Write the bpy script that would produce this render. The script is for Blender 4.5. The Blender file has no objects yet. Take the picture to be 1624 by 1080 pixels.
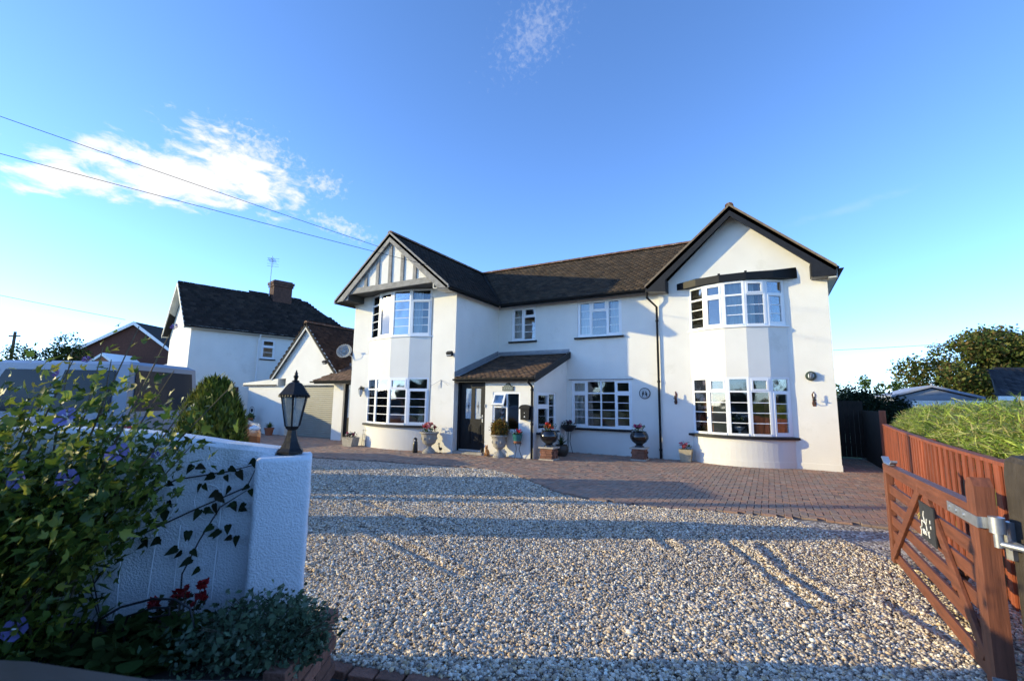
import bpy, math, random
import numpy as np
from mathutils import Vector, Matrix
random.seed(7); rng = np.random.default_rng(11)
scene = bpy.context.scene
COL = scene.collection

# ------------------------------------------------------------------ camera
YAW, PITCH, ROLL, EYE = 0.5181, 0.1320, 0.0136, 1.6
fw = Vector((-math.sin(YAW)*math.cos(PITCH), math.cos(YAW)*math.cos(PITCH), math.sin(PITCH)))
r0 = Vector((math.cos(YAW), math.sin(YAW), 0)); u0 = r0.cross(fw)
rt = r0*math.cos(ROLL)+u0*math.sin(ROLL); up = -r0*math.sin(ROLL)+u0*math.cos(ROLL)
cd = bpy.data.cameras.new('camera'); cam = bpy.data.objects.new('camera', cd); COL.objects.link(cam)
M4 = Matrix((( rt.x, up.x, -fw.x, 0),( rt.y, up.y, -fw.y, 0),( rt.z, up.z, -fw.z, EYE),(0,0,0,1)))
cam.matrix_world = M4
cd.sensor_width = 36; cd.lens = 15.81; cd.clip_start = 0.05; cd.clip_end = 3000
cd.dof.use_dof = True; cd.dof.focus_distance = 11.0; cd.dof.aperture_fstop = 3.2
scene.camera = cam

# ------------------------------------------------------------------ sky, sun, exposure
SUN_EL = math.radians(11.8); SUN_AZ = math.radians(-118.7)      # azimuth clockwise from +Y
W = bpy.data.worlds.new('World'); scene.world = W; W.use_nodes = True
nt = W.node_tree; nt.nodes.clear()
def wn(t, **k):
    n = nt.nodes.new(t)
    for a, b in k.items(): setattr(n, a, b)
    return n
def wm(op, a, b=None, c=None):
    n = nt.nodes.new('ShaderNodeMath'); n.operation = op
    for i, v in enumerate((a, b, c)):
        if v is None: continue
        if isinstance(v, (int, float)): n.inputs[i].default_value = v
        else: nt.links.new(v, n.inputs[i])
    return n.outputs[0]
sky = wn('ShaderNodeTexSky', sky_type='NISHITA', sun_disc=False, sun_elevation=SUN_EL, sun_rotation=SUN_AZ)
sky.air_density = 0.6; sky.dust_density = 0.08; sky.ozone_density = 3.0; sky.altitude = 0
hs = wn('ShaderNodeHueSaturation'); hs.inputs['Saturation'].default_value = 1.05; hs.inputs['Value'].default_value = 1.0
wb = wn('ShaderNodeMix', data_type='RGBA', blend_type='MULTIPLY'); wb.inputs['Factor'].default_value = 1; wb.inputs['B'].default_value = (1.48, 1.41, 1.46, 1)   # the camera's cool white balance
nt.links.new(sky.outputs[0], wb.inputs['A']); nt.links.new(wb.outputs['Result'], hs.inputs['Color'])
tc = wn('ShaderNodeTexCoord'); sep = wn('ShaderNodeSeparateXYZ'); nt.links.new(tc.outputs['Generated'], sep.inputs[0])
az = wm('MULTIPLY', wm('ARCTAN2', sep.outputs[0], sep.outputs[1]), 57.2958)
el = wm('MULTIPLY', wm('ARCSINE', sep.outputs[2]), 57.2958)
def ellipse(a0, e0, ra, re, tilt):
    t = math.radians(tilt); da = wm('SUBTRACT', az, a0); de = wm('SUBTRACT', el, e0)
    x = wm('DIVIDE', wm('ADD', wm('MULTIPLY', da, math.cos(t)), wm('MULTIPLY', de, math.sin(t))), ra)
    y = wm('DIVIDE', wm('SUBTRACT', wm('MULTIPLY', de, math.cos(t)), wm('MULTIPLY', da, math.sin(t))), re)
    return wm('SUBTRACT', 1.0, wm('SQRT', wm('ADD', wm('MULTIPLY', x, x), wm('MULTIPLY', y, y))))
cmb = wn('ShaderNodeCombineXYZ'); nt.links.new(az, cmb.inputs[0]); nt.links.new(el, cmb.inputs[1])
def wnoise(sx, sy, scale, det, rot=0.0, dist=0.0):
    mp = wn('ShaderNodeMapping'); mp.inputs['Scale'].default_value = (sx, sy, 1); mp.inputs['Rotation'].default_value = (0, 0, rot)
    nt.links.new(cmb.outputs[0], mp.inputs[0])
    n = wn('ShaderNodeTexNoise'); n.inputs['Scale'].default_value = scale; n.inputs['Detail'].default_value = det
    n.inputs['Roughness'].default_value = 0.6; n.inputs['Distortion'].default_value = dist
    nt.links.new(mp.outputs[0], n.inputs['Vector']); return n.outputs[0]
nA = wnoise(.7, 1.5, .42, 8, math.radians(20), .35); nB = wnoise(1, 1.3, 1.3, 6, math.radians(-35), .3)
def sstep(v, lo, hi):
    m = wn('ShaderNodeMapRange'); m.interpolation_type = 'SMOOTHSTEP'
    m.inputs['From Min'].default_value = lo; m.inputs['From Max'].default_value = hi
    nt.links.new(v, m.inputs['Value']); return m.outputs[0]
body = wm('MAXIMUM', ellipse(-68.3, 21.6, 11.0, 3.2, 6), ellipse(-75, 19.3, 6.5, 1.5, 12))
body = wm('MAXIMUM', body, wm('SUBTRACT', ellipse(-62.5, 23.8, 9.0, 4.4, -20), .16))
c1 = sstep(wm('ADD', body, wm('MULTIPLY', wm('SUBTRACT', nA, .5), 2.3)), .02, .62)
wsp = wm('SUBTRACT', wm('MAXIMUM', wm('MAXIMUM', ellipse(-61, 26.2, 6.5, 3.2, -10), ellipse(-51.5, 20.0, 6.5, 1.6, -12)), ellipse(-54, 24.3, 4, 2.0, 0)), .14)
c2 = wm('MULTIPLY', sstep(wm('ADD', wsp, wm('MULTIPLY', wm('SUBTRACT', nB, .5), 2.6)), .1, 1.15), .6)
hi_ = wm('SUBTRACT', ellipse(-27, 42.0, 9, 4.6, 28), .1)
c3 = wm('MULTIPLY', sstep(wm('ADD', hi_, wm('MULTIPLY', wm('SUBTRACT', nB, .5), 2.8)), .15, 1.3), .22)
lo_ = wm('SUBTRACT', ellipse(8, 19.7, 7, .8, 5), .1)
c4 = wm('MULTIPLY', sstep(wm('ADD', lo_, wm('MULTIPLY', wm('SUBTRACT', nA, .5), 2.0)), .1, 1.0), .09)
cl = wm('MINIMUM', wm('ADD', wm('MAXIMUM', c1, c2), wm('ADD', c3, c4)), 1.0)
mx = wn('ShaderNodeMix', data_type='RGBA'); nt.links.new(cl, mx.inputs['Factor'])
nt.links.new(hs.outputs[0], mx.inputs['A']); mx.inputs['B'].default_value = (3.0, 3.0, 3.05, 1)
bg = wn('ShaderNodeBackground'); bg.inputs['Strength'].default_value = 0.15
nt.links.new(mx.outputs['Result'], bg.inputs['Color'])
wo = wn('ShaderNodeOutputWorld'); nt.links.new(bg.outputs[0], wo.inputs[0])
sd = bpy.data.lights.new('sun', 'SUN'); sd.energy = 2.35; sd.angle = math.radians(.53); sd.color = (1, .83, .42)
so = bpy.data.objects.new('sun', sd); COL.objects.link(so)
trav = Vector((-math.sin(SUN_AZ)*math.cos(SUN_EL), -math.cos(SUN_AZ)*math.cos(SUN_EL), -math.sin(SUN_EL)))
so.rotation_euler = trav.to_track_quat('-Z', 'Y').to_euler(); so.location = (-30, -16, 20)
scene.view_settings.view_transform = 'Standard'; scene.view_settings.look = 'None'
scene.view_settings.exposure = 1.3; scene.view_settings.gamma = 1; scene.view_settings.use_curve_mapping = False

# ------------------------------------------------------------------ helpers
def V(*a): return Vector(a)
CY_, SY_ = math.cos(YAW), math.sin(YAW)
def S(lat, w, z=0.0):           # street axes: lat along the front wall, w away from the road
    return Vector((lat*CY_-w*SY_, lat*SY_+w*CY_, z))
SX = Vector((CY_, SY_, 0)); SYV = Vector((-SY_, CY_, 0)); ZV = Vector((0, 0, 1))

def rootloc(o):
    l = Vector((0, 0, 0))
    while o is not None:
        l += o.location; o = o.parent
    return l
def prop(o, label=None, cat=None, group=None, kind=None):
    if label: o['label'] = label
    if cat: o['category'] = cat
    if group: o['group'] = group
    if kind: o['kind'] = kind
    return o
def thing(name, label, cat, loc=(0, 0, 0), rz=0.0, group=None):
    o = bpy.data.objects.new(name, None); COL.objects.link(o); o.location = loc; o.rotation_euler = (0, 0, rz)
    o.empty_display_size = .1
    return prop(o, label, cat, group)
def link(name, me, parent=None, **k):
    o = bpy.data.objects.new(name, me); COL.objects.link(o)
    if parent: o.parent = parent
    return prop(o, **k)

class MB:
    def __init__(s): s.v = []; s.f = []; s.mi = []
    def poly(s, pts, m=0):
        b = len(s.v); s.v += [tuple(p) for p in pts]; s.f.append(tuple(range(b, b+len(pts)))); s.mi.append(m)
    def obox(s, c, a, b, d, m=0):        # centre and three half vectors
        c = Vector(c); a = Vector(a); b = Vector(b); d = Vector(d)
        if a.cross(b).dot(d) < 0: d = -d
        k = len(s.v)
        for z in (-1, 1):
            for y in (-1, 1):
                for x in (-1, 1): s.v.append(tuple(c+a*x+b*y+d*z))
        for q in ((0, 2, 3, 1), (4, 5, 7, 6), (0, 1, 5, 4), (2, 6, 7, 3), (0, 4, 6, 2), (1, 3, 7, 5)):
            s.f.append(tuple(k+i for i in q)); s.mi.append(m)
    def box(s, x0, x1, y0, y1, z0, z1, m=0):
        s.obox(((x0+x1)/2, (y0+y1)/2, (z0+z1)/2), ((x1-x0)/2, 0, 0), (0, (y1-y0)/2, 0), (0, 0, (z1-z0)/2), m)
    def beam(s, p, q, h, t, m=0):        # plank from p to q with half height vec h, half thickness vec t
        p = Vector(p); q = Vector(q); s.obox((p+q)/2, (q-p)/2, h, t, m)
    def prism(s, pts, ext, m=0):         # polygon extruded along ext
        pts = [Vector(p) for p in pts]; e = Vector(ext)
        nrm = (pts[1]-pts[0]).cross(pts[2]-pts[0])
        if nrm.dot(e) > 0: pts = pts[::-1]
        s.poly(pts, m); s.poly([p+e for p in pts[::-1]], m)
        n = len(pts)
        for i in range(n):
            a, b = pts[i], pts[(i+1) % n]; s.poly((b, a, a+e, b+e), m)
    def tube(s, pts, r, n=8, m=0, cap=True):
        pts = [Vector(p) for p in pts]; rs = r if isinstance(r, (list, tuple)) else [r]*len(pts)
        b = len(s.v); pu = None
        for i, p in enumerate(pts):
            d = (pts[min(i+1, len(pts)-1)]-pts[max(i-1, 0)]).normalized()
            if pu is None:
                pu = d.cross(ZV) if abs(d.z) < .95 else d.cross(Vector((1, 0, 0)))
            pu = (pu-d*pu.dot(d)).normalized(); w = d.cross(pu)
            for k in range(n):
                t = 2*math.pi*k/n; s.v.append(tuple(p+(pu*math.cos(t)+w*math.sin(t))*rs[i]))
        for i in range(len(pts)-1):
            for k in range(n):
                a = b+i*n+k; c = b+i*n+(k+1) % n; s.f.append((a, c, c+n, a+n)); s.mi.append(m)
        if cap:
            s.f.append(tuple(b+k for k in range(n))[::-1]); s.mi.append(m)
            e = b+(len(pts)-1)*n; s.f.append(tuple(e+k for k in range(n))); s.mi.append(m)
    def lathe(s, prof, c=(0, 0, 0), n=20, m=0, flute=0, fl=0.0):
        b = len(s.v); c = Vector(c)
        for r, z in prof:
            for k in range(n):
                t = 2*math.pi*k/n; rr = r*(1+fl*math.cos(flute*t)) if flute else r
                s.v.append((c.x+rr*math.cos(t), c.y+rr*math.sin(t), c.z+z))
        for i in range(len(prof)-1):
            for k in range(n):
                a = b+i*n+k; d = b+i*n+(k+1) % n; s.f.append((a, d, d+n, a+n)); s.mi.append(m)
        s.f.append(tuple(b+k for k in range(n))[::-1]); s.mi.append(m)
        e = b+(len(prof)-1)*n; s.f.append(tuple(e+k for k in range(n))); s.mi.append(m)
    def sphere(s, c, r, n=10, m=0):
        rx, ry, rz = r if isinstance(r, (tuple, list)) else (r, r, r); b = len(s.v); k = n//2
        for i in range(1, k):
            a = math.pi*i/k
            for j in range(n):
                t = 2*math.pi*j/n
                s.v.append((c[0]+rx*math.sin(a)*math.cos(t), c[1]+ry*math.sin(a)*math.sin(t), c[2]+rz*math.cos(a)))
        tp = len(s.v); s.v.append((c[0], c[1], c[2]+rz)); s.v.append((c[0], c[1], c[2]-rz))
        for i in range(k-2):
            for j in range(n):
                a = b+i*n+j; d = b+i*n+(j+1) % n; s.f.append((a, a+n, d+n, d)); s.mi.append(m)
        for j in range(n):
            s.f.append((tp, b+j, b+(j+1) % n)); s.mi.append(m)
            e = b+(k-2)*n; s.f.append((tp+1, e+(j+1) % n, e+j)); s.mi.append(m)
    def mesh(s, mats, off=(0, 0, 0), smooth=False, bevel=0, name='m'):
        me = bpy.data.meshes.new(name)
        o = Vector(off); me.from_pydata([tuple(Vector(p)-o) for p in s.v], [], s.f)
        for m in (mats if isinstance(mats, (list, tuple)) else [mats]): me.materials.append(m)
        me.polygons.foreach_set('material_index', s.mi)
        if smooth:
            me.polygons.foreach_set('use_smooth', [True]*len(s.f))
            if smooth is not True: me.set_sharp_from_angle(angle=math.radians(smooth))
        me.update(); return me
    def build(s, name, mats, parent=None, smooth=False, bevel=0, local=False, **k):
        off = (0, 0, 0) if (local or parent is None) else rootloc(parent)
        o = link(name, s.mesh(mats, off, smooth, name=name), parent, **k)
        if bevel:
            b = o.modifiers.new('bevel', 'BEVEL'); b.width = bevel; b.segments = 2; b.limit_method = 'ANGLE'
        return o

def pmat(name, col, rough=.6, var=0.0, vs=3.0, bump=0.0, bs=40.0, metal=0.0, spec=.5, attr=False, trans=0.0, stain=None, coat=0.0, objvar=0.0, grain=None, streak=0.0):
    m = bpy.data.materials.new(name); m.use_nodes = True; t = m.node_tree; N = t.nodes; L = t.links
    b = N['Principled BSDF']; b.inputs['Roughness'].default_value = rough; b.inputs['Metallic'].default_value = metal
    b.inputs['Specular IOR Level'].default_value = spec; b.inputs['Coat Weight'].default_value = coat
    tcn = N.new('ShaderNodeTexCoord'); src = None
    if attr:
        a = N.new('ShaderNodeAttribute'); a.attribute_name = 'col'; src = a.outputs['Color']
    else:
        r = N.new('ShaderNodeRGB'); r.outputs[0].default_value = (*col, 1); src = r.outputs[0]
    def mul(src, fac_out, amt):
        mr = N.new('ShaderNodeMapRange'); L.new(fac_out, mr.inputs['Value'])
        mr.inputs['From Min'].default_value = .25; mr.inputs['From Max'].default_value = .75
        mr.inputs['To Min'].default_value = 1-amt; mr.inputs['To Max'].default_value = 1+amt
        h = N.new('ShaderNodeHueSaturation'); L.new(src, h.inputs['Color']); L.new(mr.outputs[0], h.inputs['Value']); return h.outputs[0]
    if var:
        n = N.new('ShaderNodeTexNoise'); n.inputs['Scale'].default_value = vs; n.inputs['Detail'].default_value = 6
        L.new(tcn.outputs['Object'], n.inputs['Vector']); src = mul(src, n.outputs[0], var)
    if objvar:
        oi = N.new('ShaderNodeObjectInfo'); mr = N.new('ShaderNodeMapRange'); L.new(oi.outputs['Random'], mr.inputs['Value'])
        mr.inputs['To Min'].default_value = 1-objvar; mr.inputs['To Max'].default_value = 1+objvar
        h = N.new('ShaderNodeHueSaturation'); L.new(src, h.inputs['Color']); L.new(mr.outputs[0], h.inputs['Value']); src = h.outputs[0]
    hb = None
    if grain:                                    # stretched noise: wood grain / streaks
        mp = N.new('ShaderNodeMapping'); mp.inputs['Scale'].default_value = grain[:3]; L.new(tcn.outputs['Object'], mp.inputs[0])
        n = N.new('ShaderNodeTexNoise'); n.inputs['Scale'].default_value = 1; n.inputs['Detail'].default_value = 7; n.inputs['Roughness'].default_value = .65
        L.new(mp.outputs[0], n.inputs['Vector']); src = mul(src, n.outputs[0], grain[3]); hb = n.outputs[0]
    if streak:                                   # rain streaks running down
        mp = N.new('ShaderNodeMapping'); mp.inputs['Scale'].default_value = (2.6, 2.6, .35); L.new(tcn.outputs['Object'], mp.inputs[0])
        n = N.new('ShaderNodeTexNoise'); n.inputs['Scale'].default_value = 1; n.inputs['Detail'].default_value = 6; L.new(mp.outputs[0], n.inputs['Vector']); src = mul(src, n.outputs[0], streak)
    if stain:                                    # (colour, scale, threshold, amount)
        n = N.new('ShaderNodeTexNoise'); n.inputs['Scale'].default_value = stain[1]; n.inputs['Detail'].default_value = 8; n.inputs['Roughness'].default_value = .7
        L.new(tcn.outputs['Object'], n.inputs['Vector'])
        mr = N.new('ShaderNodeMapRange'); mr.interpolation_type = 'SMOOTHSTEP'; L.new(n.outputs[0], mr.inputs['Value'])
        mr.inputs['From Min'].default_value = stain[2]; mr.inputs['From Max'].default_value = stain[2]+.12; mr.inputs['To Max'].default_value = stain[3]
        x = N.new('ShaderNodeMix'); x.data_type = 'RGBA'; L.new(mr.outputs[0], x.inputs['Factor']); L.new(src, x.inputs['A']); x.inputs['B'].default_value = (*stain[0], 1); src = x.outputs['Result']
    L.new(src, b.inputs['Base Color'])
    if bump:
        if hb is None:
            n = N.new('ShaderNodeTexNoise'); n.inputs['Scale'].default_value = bs; n.inputs['Detail'].default_value = 4
            L.new(tcn.outputs['Object'], n.inputs['Vector']); hb = n.outputs[0]
        bp = N.new('ShaderNodeBump'); bp.inputs['Strength'].default_value = bump; bp.inputs['Distance'].default_value = .02
        L.new(hb, bp.inputs['Height']); L.new(bp.outputs[0], b.inputs['Normal'])
    if trans:
        tr = N.new('ShaderNodeBsdfTranslucent'); L.new(src, tr.inputs['Color']); ms = N.new('ShaderNodeMixShader'); ms.inputs[0].default_value = trans
        L.new(b.outputs[0], ms.inputs[1]); L.new(tr.outputs[0], ms.inputs[2]); L.new(ms.outputs[0], N['Material Output'].inputs[0])
    return m
def glassmat(name, tint=(.92, .95, .96), refl=1.0, rough=.0, frost=0.0):
    m = bpy.data.materials.new(name); m.use_nodes = True; t = m.node_tree; N = t.nodes; L = t.links; N.remove(N['Principled BSDF'])
    tr = N.new('ShaderNodeBsdfTransparent'); tr.inputs[0].default_value = (*tint, 1)
    gl = N.new('ShaderNodeBsdfGlossy'); gl.inputs['Roughness'].default_value = rough; gl.inputs[0].default_value = (1, 1, 1, 1)
    fr = N.new('ShaderNodeFresnel'); fr.inputs[0].default_value = 1.55
    mu = N.new('ShaderNodeMath'); mu.operation = 'MULTIPLY'; mu.use_clamp = True; mu.inputs[1].default_value = refl; L.new(fr.outputs[0], mu.inputs[0])
    n = N.new('ShaderNodeTexNoise'); n.inputs['Scale'].default_value = 1.4; tcn = N.new('ShaderNodeTexCoord'); L.new(tcn.outputs['Object'], n.inputs['Vector'])
    bp = N.new('ShaderNodeBump'); bp.inputs['Strength'].default_value = .12; bp.inputs['Distance'].default_value = .05; L.new(n.outputs[0], bp.inputs['Height']); L.new(bp.outputs[0], gl.inputs['Normal'])
    a = tr.outputs[0]
    if frost:
        df = N.new('ShaderNodeBsdfDiffuse'); df.inputs[0].default_value = (.62, .66, .68, 1); x = N.new('ShaderNodeMixShader'); x.inputs[0].default_value = frost
        L.new(a, x.inputs[1]); L.new(df.outputs[0], x.inputs[2]); a = x.outputs[0]
    ms = N.new('ShaderNodeMixShader'); L.new(mu.outputs[0], ms.inputs[0]); L.new(a, ms.inputs[1]); L.new(gl.outputs[0], ms.inputs[2]); L.new(ms.outputs[0], N['Material Output'].inputs[0])
    return m

# big numpy meshes --------------------------------------------------
def npmesh(name, verts, faces_flat, nper, mat, cols=None, smooth=False):
    me = bpy.data.meshes.new(name); nv = len(verts); nf = len(faces_flat)//nper
    me.vertices.add(nv); me.vertices.foreach_set('co', np.asarray(verts, np.float32).ravel())
    me.loops.add(len(faces_flat)); me.loops.foreach_set('vertex_index', np.asarray(faces_flat, np.int32))
    me.polygons.add(nf); me.polygons.foreach_set('loop_start', np.arange(0, nf*nper, nper, dtype=np.int32))
    if smooth: me.polygons.foreach_set('use_smooth', np.ones(nf, bool))
    if cols is not None:
        a = me.color_attributes.new('col', 'FLOAT_COLOR', 'POINT')
        c = np.ones((nv, 4), np.float32); c[:, :3] = cols; a.data.foreach_set('color', c.ravel())
    me.materials.append(mat); me.update(calc_edges=True); me.validate(); return me
def stamp(name, proto_v, proto_f, pos, rot, scl, mat, cols):
    """copies of a small prototype mesh baked into one mesh"""
    pv = np.asarray(proto_v, np.float32); pf = np.asarray(proto_f, np.int32); n = len(pos); k = len(pv)
    vv = np.einsum('nij,nkj->nki', rot, pv[None]*np.asarray(scl)[:, None, :])+pos[:, None, :]
    ff = (pf[None]+(np.arange(n)*k)[:, None, None]).reshape(-1)
    return npmesh(name, vv.reshape(-1, 3), ff, pf.shape[1], mat, np.repeat(cols, k, axis=0))
def randrot(n, up=None, spread=1.0):
    """random frames; with up, z axis leans around it"""
    z = rng.normal(size=(n, 3))
    if up is not None: z = np.asarray(up)+z*spread
    z /= np.linalg.norm(z, axis=1, keepdims=True)
    a = rng.normal(size=(n, 3)); x = np.cross(a, z); x /= np.linalg.norm(x, axis=1, keepdims=True); y = np.cross(z, x)
    return np.stack([x, y, z], axis=2)
def palette(cols, n, jit=.15):
    c = np.asarray(cols)[rng.integers(0, len(cols), n)]; return np.clip(c*(1+rng.normal(size=(n, 1))*jit), .003, .95)
LEAF_V = [(0, 0, 0), (-.32, .42, .07), (0, 1, -.04), (.32, .42, .07)]; LEAF_F = [(0, 3, 2), (0, 2, 1)]
def leaves(name, pos, size, mat, cols, parent=None, up=None, spread=1.0, jit=.3, **k):
    n = len(pos); s = size*(1+rng.normal(size=(n, 1))*jit); s = np.clip(s, size*.4, size*1.8)
    loc = np.asarray(rootloc(parent)) if parent else np.zeros(3)
    return link(name, stamp(name, LEAF_V, LEAF_F, np.asarray(pos)-loc, randrot(n, up, spread), np.repeat(s, 3, axis=1), mat, cols), parent, **k)

# ------------------------------------------------------------------ materials
m_wall = pmat('white_render', (.76, .74, .685), .88, .05, 1.2, .4, 85, streak=.022, stain=((.54, .51, .43), 1.1, .575, .26))
m_wall2 = pmat('white_masonry_paint', (.78, .79, .80), .8, .05, 2, .55, 95, streak=.03, stain=((.40, .42, .38), 3.0, .56, .45))
m_upvc = pmat('white_plastic_frame', (.82, .83, .84), .35)
m_black = pmat('black_paint', (.009, .009, .010), .5, .2, 8, .15, 30, spec=.22)
m_blackold = pmat('weathered_black_board', (.012, .012, .014), .55, .25, 5, .3, 25, spec=.3, stain=((.10, .10, .10), 14, .70, .5))
m_greytimber = pmat('weathered_grey_timber', (.25, .24, .225), .8, .25, 6, .5, 30, grain=(3, 3, 30, .25), stain=((.30, .29, .27), 12, .6, .6))
m_tile = pmat('roof_tile', (.05, .04, .033), .9, .2, 2.5, .4, 60, attr=True, spec=.2, stain=((.26, .24, .19), 4.0, .70, .75))
m_ridge = pmat('ridge_tile_clay', (.17, .085, .05), .85, .3, 7, .4, 40, stain=((.33, .30, .24), 9, .53, .85), objvar=.25)
m_slab = pmat('roof_underlay', (.02, .018, .016), .9)
m_soffit = pmat('painted_soffit', (.62, .61, .56), .7, .12, 3)
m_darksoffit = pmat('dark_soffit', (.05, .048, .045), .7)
m_lead = pmat('lead_flashing', (.24, .25, .27), .5, .15, 6, .3, 12, metal=.3)
m_glass = glassmat('window_glass', refl=2.0, rough=.035)
m_frost = glassmat('patterned_glass', (.75, .8, .82), 1.2, .05, .75)
m_room = pmat('room_wall', (.24, .21, .18), .9)
m_curt = pmat('net_curtain', (.72, .72, .68), .9, trans=.4)
m_curtb = pmat('terracotta_curtain', (.42, .21, .13), .9, trans=.3)
m_steel = pmat('galvanised_steel', (.50, .52, .54), .45, .2, 20, metal=.8, stain=((.30, .30, .30), 15, .58, .5))
m_brickred = pmat('red_brick', (.22, .10, .065), .9, .25, 12, .5, 50, objvar=.25)
m_stone = pmat('cast_stone', (.36, .33, .28), .9, .22, 7, .6, 40, stain=((.16, .15, .12), 6, .55, .6))
m_cap = pmat('pale_coping', (.48, .42, .34), .9, .15, 9, .3, 40)
m_blkglaze = pmat('black_glazed_pot', (.010, .009, .009), .12, .1, 5, coat=.5)
m_teal = pmat('teal_glaze', (.03, .16, .15), .35, .2, 12)
m_terra = pmat('terracotta', (.28, .10, .05), .8, .2, 10)
m_iron = pmat('black_iron', (.012, .012, .013), .5)
m_leaf = pmat('leaf', (.1, .2, .05), .5, attr=True, trans=.35, spec=.4)
m_leafdull = pmat('dull_leaf', (.1, .2, .05), .8, attr=True, trans=.22, spec=.12)
m_petal = pmat('petal', (.5, .1, .2), .6, attr=True, trans=.4)
m_bark = pmat('bark', (.09, .065, .045), .9, .3, 10, .6, 30)
m_stem = pmat('woody_stem', (.10, .075, .04), .8, .3, 20)
m_soil = pmat('soil', (.03, .022, .016), .95, .3, 12, .6, 40)
# ================================================================== SETTING
m_ground = pmat('field_grass', (.07, .11, .03), .95, .3, .6, .5, 8)
m_tar = pmat('tarmac', (.045, .045, .048), .9, .25, 3, .6, 90)
m_sand = pmat('jointing_sand', (.19, .15, .115), .95, .3, 8)
m_pav = pmat('paving_brick', (.2, .1, .08), .85, .14, 16, .35, 60, attr=True, stain=((.17, .145, .12), 1.1, .55, .4))
m_hill = pmat('hill_pasture', (.07, .11, .04), .95, .35, .05)
def grav_mat():
    m = bpy.data.materials.new('gravel_bed'); m.use_nodes = True; t = m.node_tree; N = t.nodes; L = t.links; b = N['Principled BSDF']
    b.inputs['Roughness'].default_value = .9; tcn = N.new('ShaderNodeTexCoord'); v = N.new('ShaderNodeTexVoronoi'); v.inputs['Scale'].default_value = 34
    L.new(tcn.outputs['Object'], v.inputs['Vector']); r = N.new('ShaderNodeValToRGB'); sp = N.new('ShaderNodeSeparateColor'); L.new(v.outputs['Color'], sp.inputs[0]); L.new(sp.outputs[0], r.inputs[0])
    e = r.color_ramp.elements; e[0].color = (.12, .10, .085, 1); e[1].color = (.72, .65, .55, 1)
    for p, c in ((.3, (.26, .21, .16, 1)), (.55, (.44, .36, .28, 1)), (.8, (.56, .50, .42, 1))): q = e.new(p); q.color = c
    L.new(r.outputs[0], b.inputs['Base Color']); bp = N.new('ShaderNodeBump'); bp.invert = True; bp.inputs['Strength'].default_value = .9; bp.inputs['Distance'].default_value = .02
    L.new(v.outputs['Distance'], bp.inputs['Height']); L.new(bp.outputs[0], b.inputs['Normal']); return m
m_grav = grav_mat()
m_chip = pmat('stone_chipping', (.4, .35, .3), .8, attr=True, spec=.35)

g = MB(); g.poly([(-900, -400, -.08), (900, -400, -.08), (900, 1400, -.08), (-900, 1400, -.08)]); g.build('ground', m_ground, kind='structure')
r = MB(); r.poly([S(-60, -7, -.045), S(60, -7, -.045), S(60, 2.6, -.045), S(-60, 2.6, -.045)])
r.poly([S(-1.25, 2.6, -.045), S(3.3, 2.6, -.045), S(3.3, 2.9, -.045), S(-1.25, 3.1, -.045)][::1]); r.build('road', m_tar, kind='structure')
h = MB()
for i in range(24):
    for j in range(6):
        def hp(a, b):
            x = -120+a*22; y = 130+b*45; return (x, y, -.2+7.5*math.sin(math.pi*min(1, b/6))*(.65+.35*math.sin(x*.021+1.0)))
        h.poly([hp(i, j), hp(i+1, j), hp(i+1, j+1), hp(i, j+1)])
h.build('hill', m_hill, smooth=True, kind='structure')

# gravel / paving outlines ------------------------------------------
EDGE = [(-22, 7.5), (-14, 7.9), (-10.8, 8.2), (-9.0, 8.62), (-7.05, 8.98), (-6.2, 9.1), (-5.67, 9.06), (-4.76, 8.65), (-4.0, 8.05), (-3.4, 7.57), (-2.57, 7.24), (-1.52, 7.36), (-.66, 7.58), (.52, 7.8), (1.24, 7.82), (2.6, 7.9)]
def edge_y(x):
    xs = [e[0] for e in EDGE]; ys = [e[1] for e in EDGE]; return np.interp(x, xs, ys)
def fence_x(y): return float(np.interp(y, [2, 5, 7.5, 11, 14.4], [1.52, 1.64, 1.76, 2.06, 2.42]))
near_w = lambda lat: np.interp(lat, [-9, -1.21, -.94, -.31, 0, 3.2], [3.0, 3.05, 2.97, 2.84, 2.83, 2.86])
gp = [tuple(S(l, float(near_w(l)), -.018)) for l in (-9, -1.21, -.94, -.31, 0, 1.5, 2.95)]
gp += [(1.62, 4.6, -.018), (1.8, 7.85, -.018)]+[(x, y, -.018) for x, y in EDGE[::-1] if x < 1.5]
gb = MB(); gb.poly(gp); gb.build('gravel_drive', m_grav, kind='structure')
gpoly = np.array([(p[0], p[1]) for p in gp])
def inpoly(P, poly):
    x, y = P[:, 0], P[:, 1]; c = np.zeros(len(P), bool); n = len(poly)
    for i in range(n):
        x1, y1 = poly[i]; x2, y2 = poly[i-1]
        k = ((y1 > y) != (y2 > y)) & (x < (x2-x1)*(y-y1)/(y2-y1+1e-12)+x1); c ^= k
    return c
def seg_d(P, a, b):
    a = np.array(a); b = np.array(b); t = np.clip(((P-a)@(b-a))/((b-a)@(b-a)), 0, 1); return np.linalg.norm(P-(a+t[:, None]*(b-a)), axis=1)
RUTS = [[(-.61, 6.2), (-.13, 5.3), (.2, 4.5)], [(-.15, 6.1), (.05, 5.3), (.35, 4.75)], [(-1.4, 6.0), (-1.0, 5.4)], [(-5.5, 5.2), (-3.4, 4.6)], [(.8, 4.9), (1.1, 4.3)], [(-4.6, 4.2), (-2.6, 3.6)]]
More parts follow.
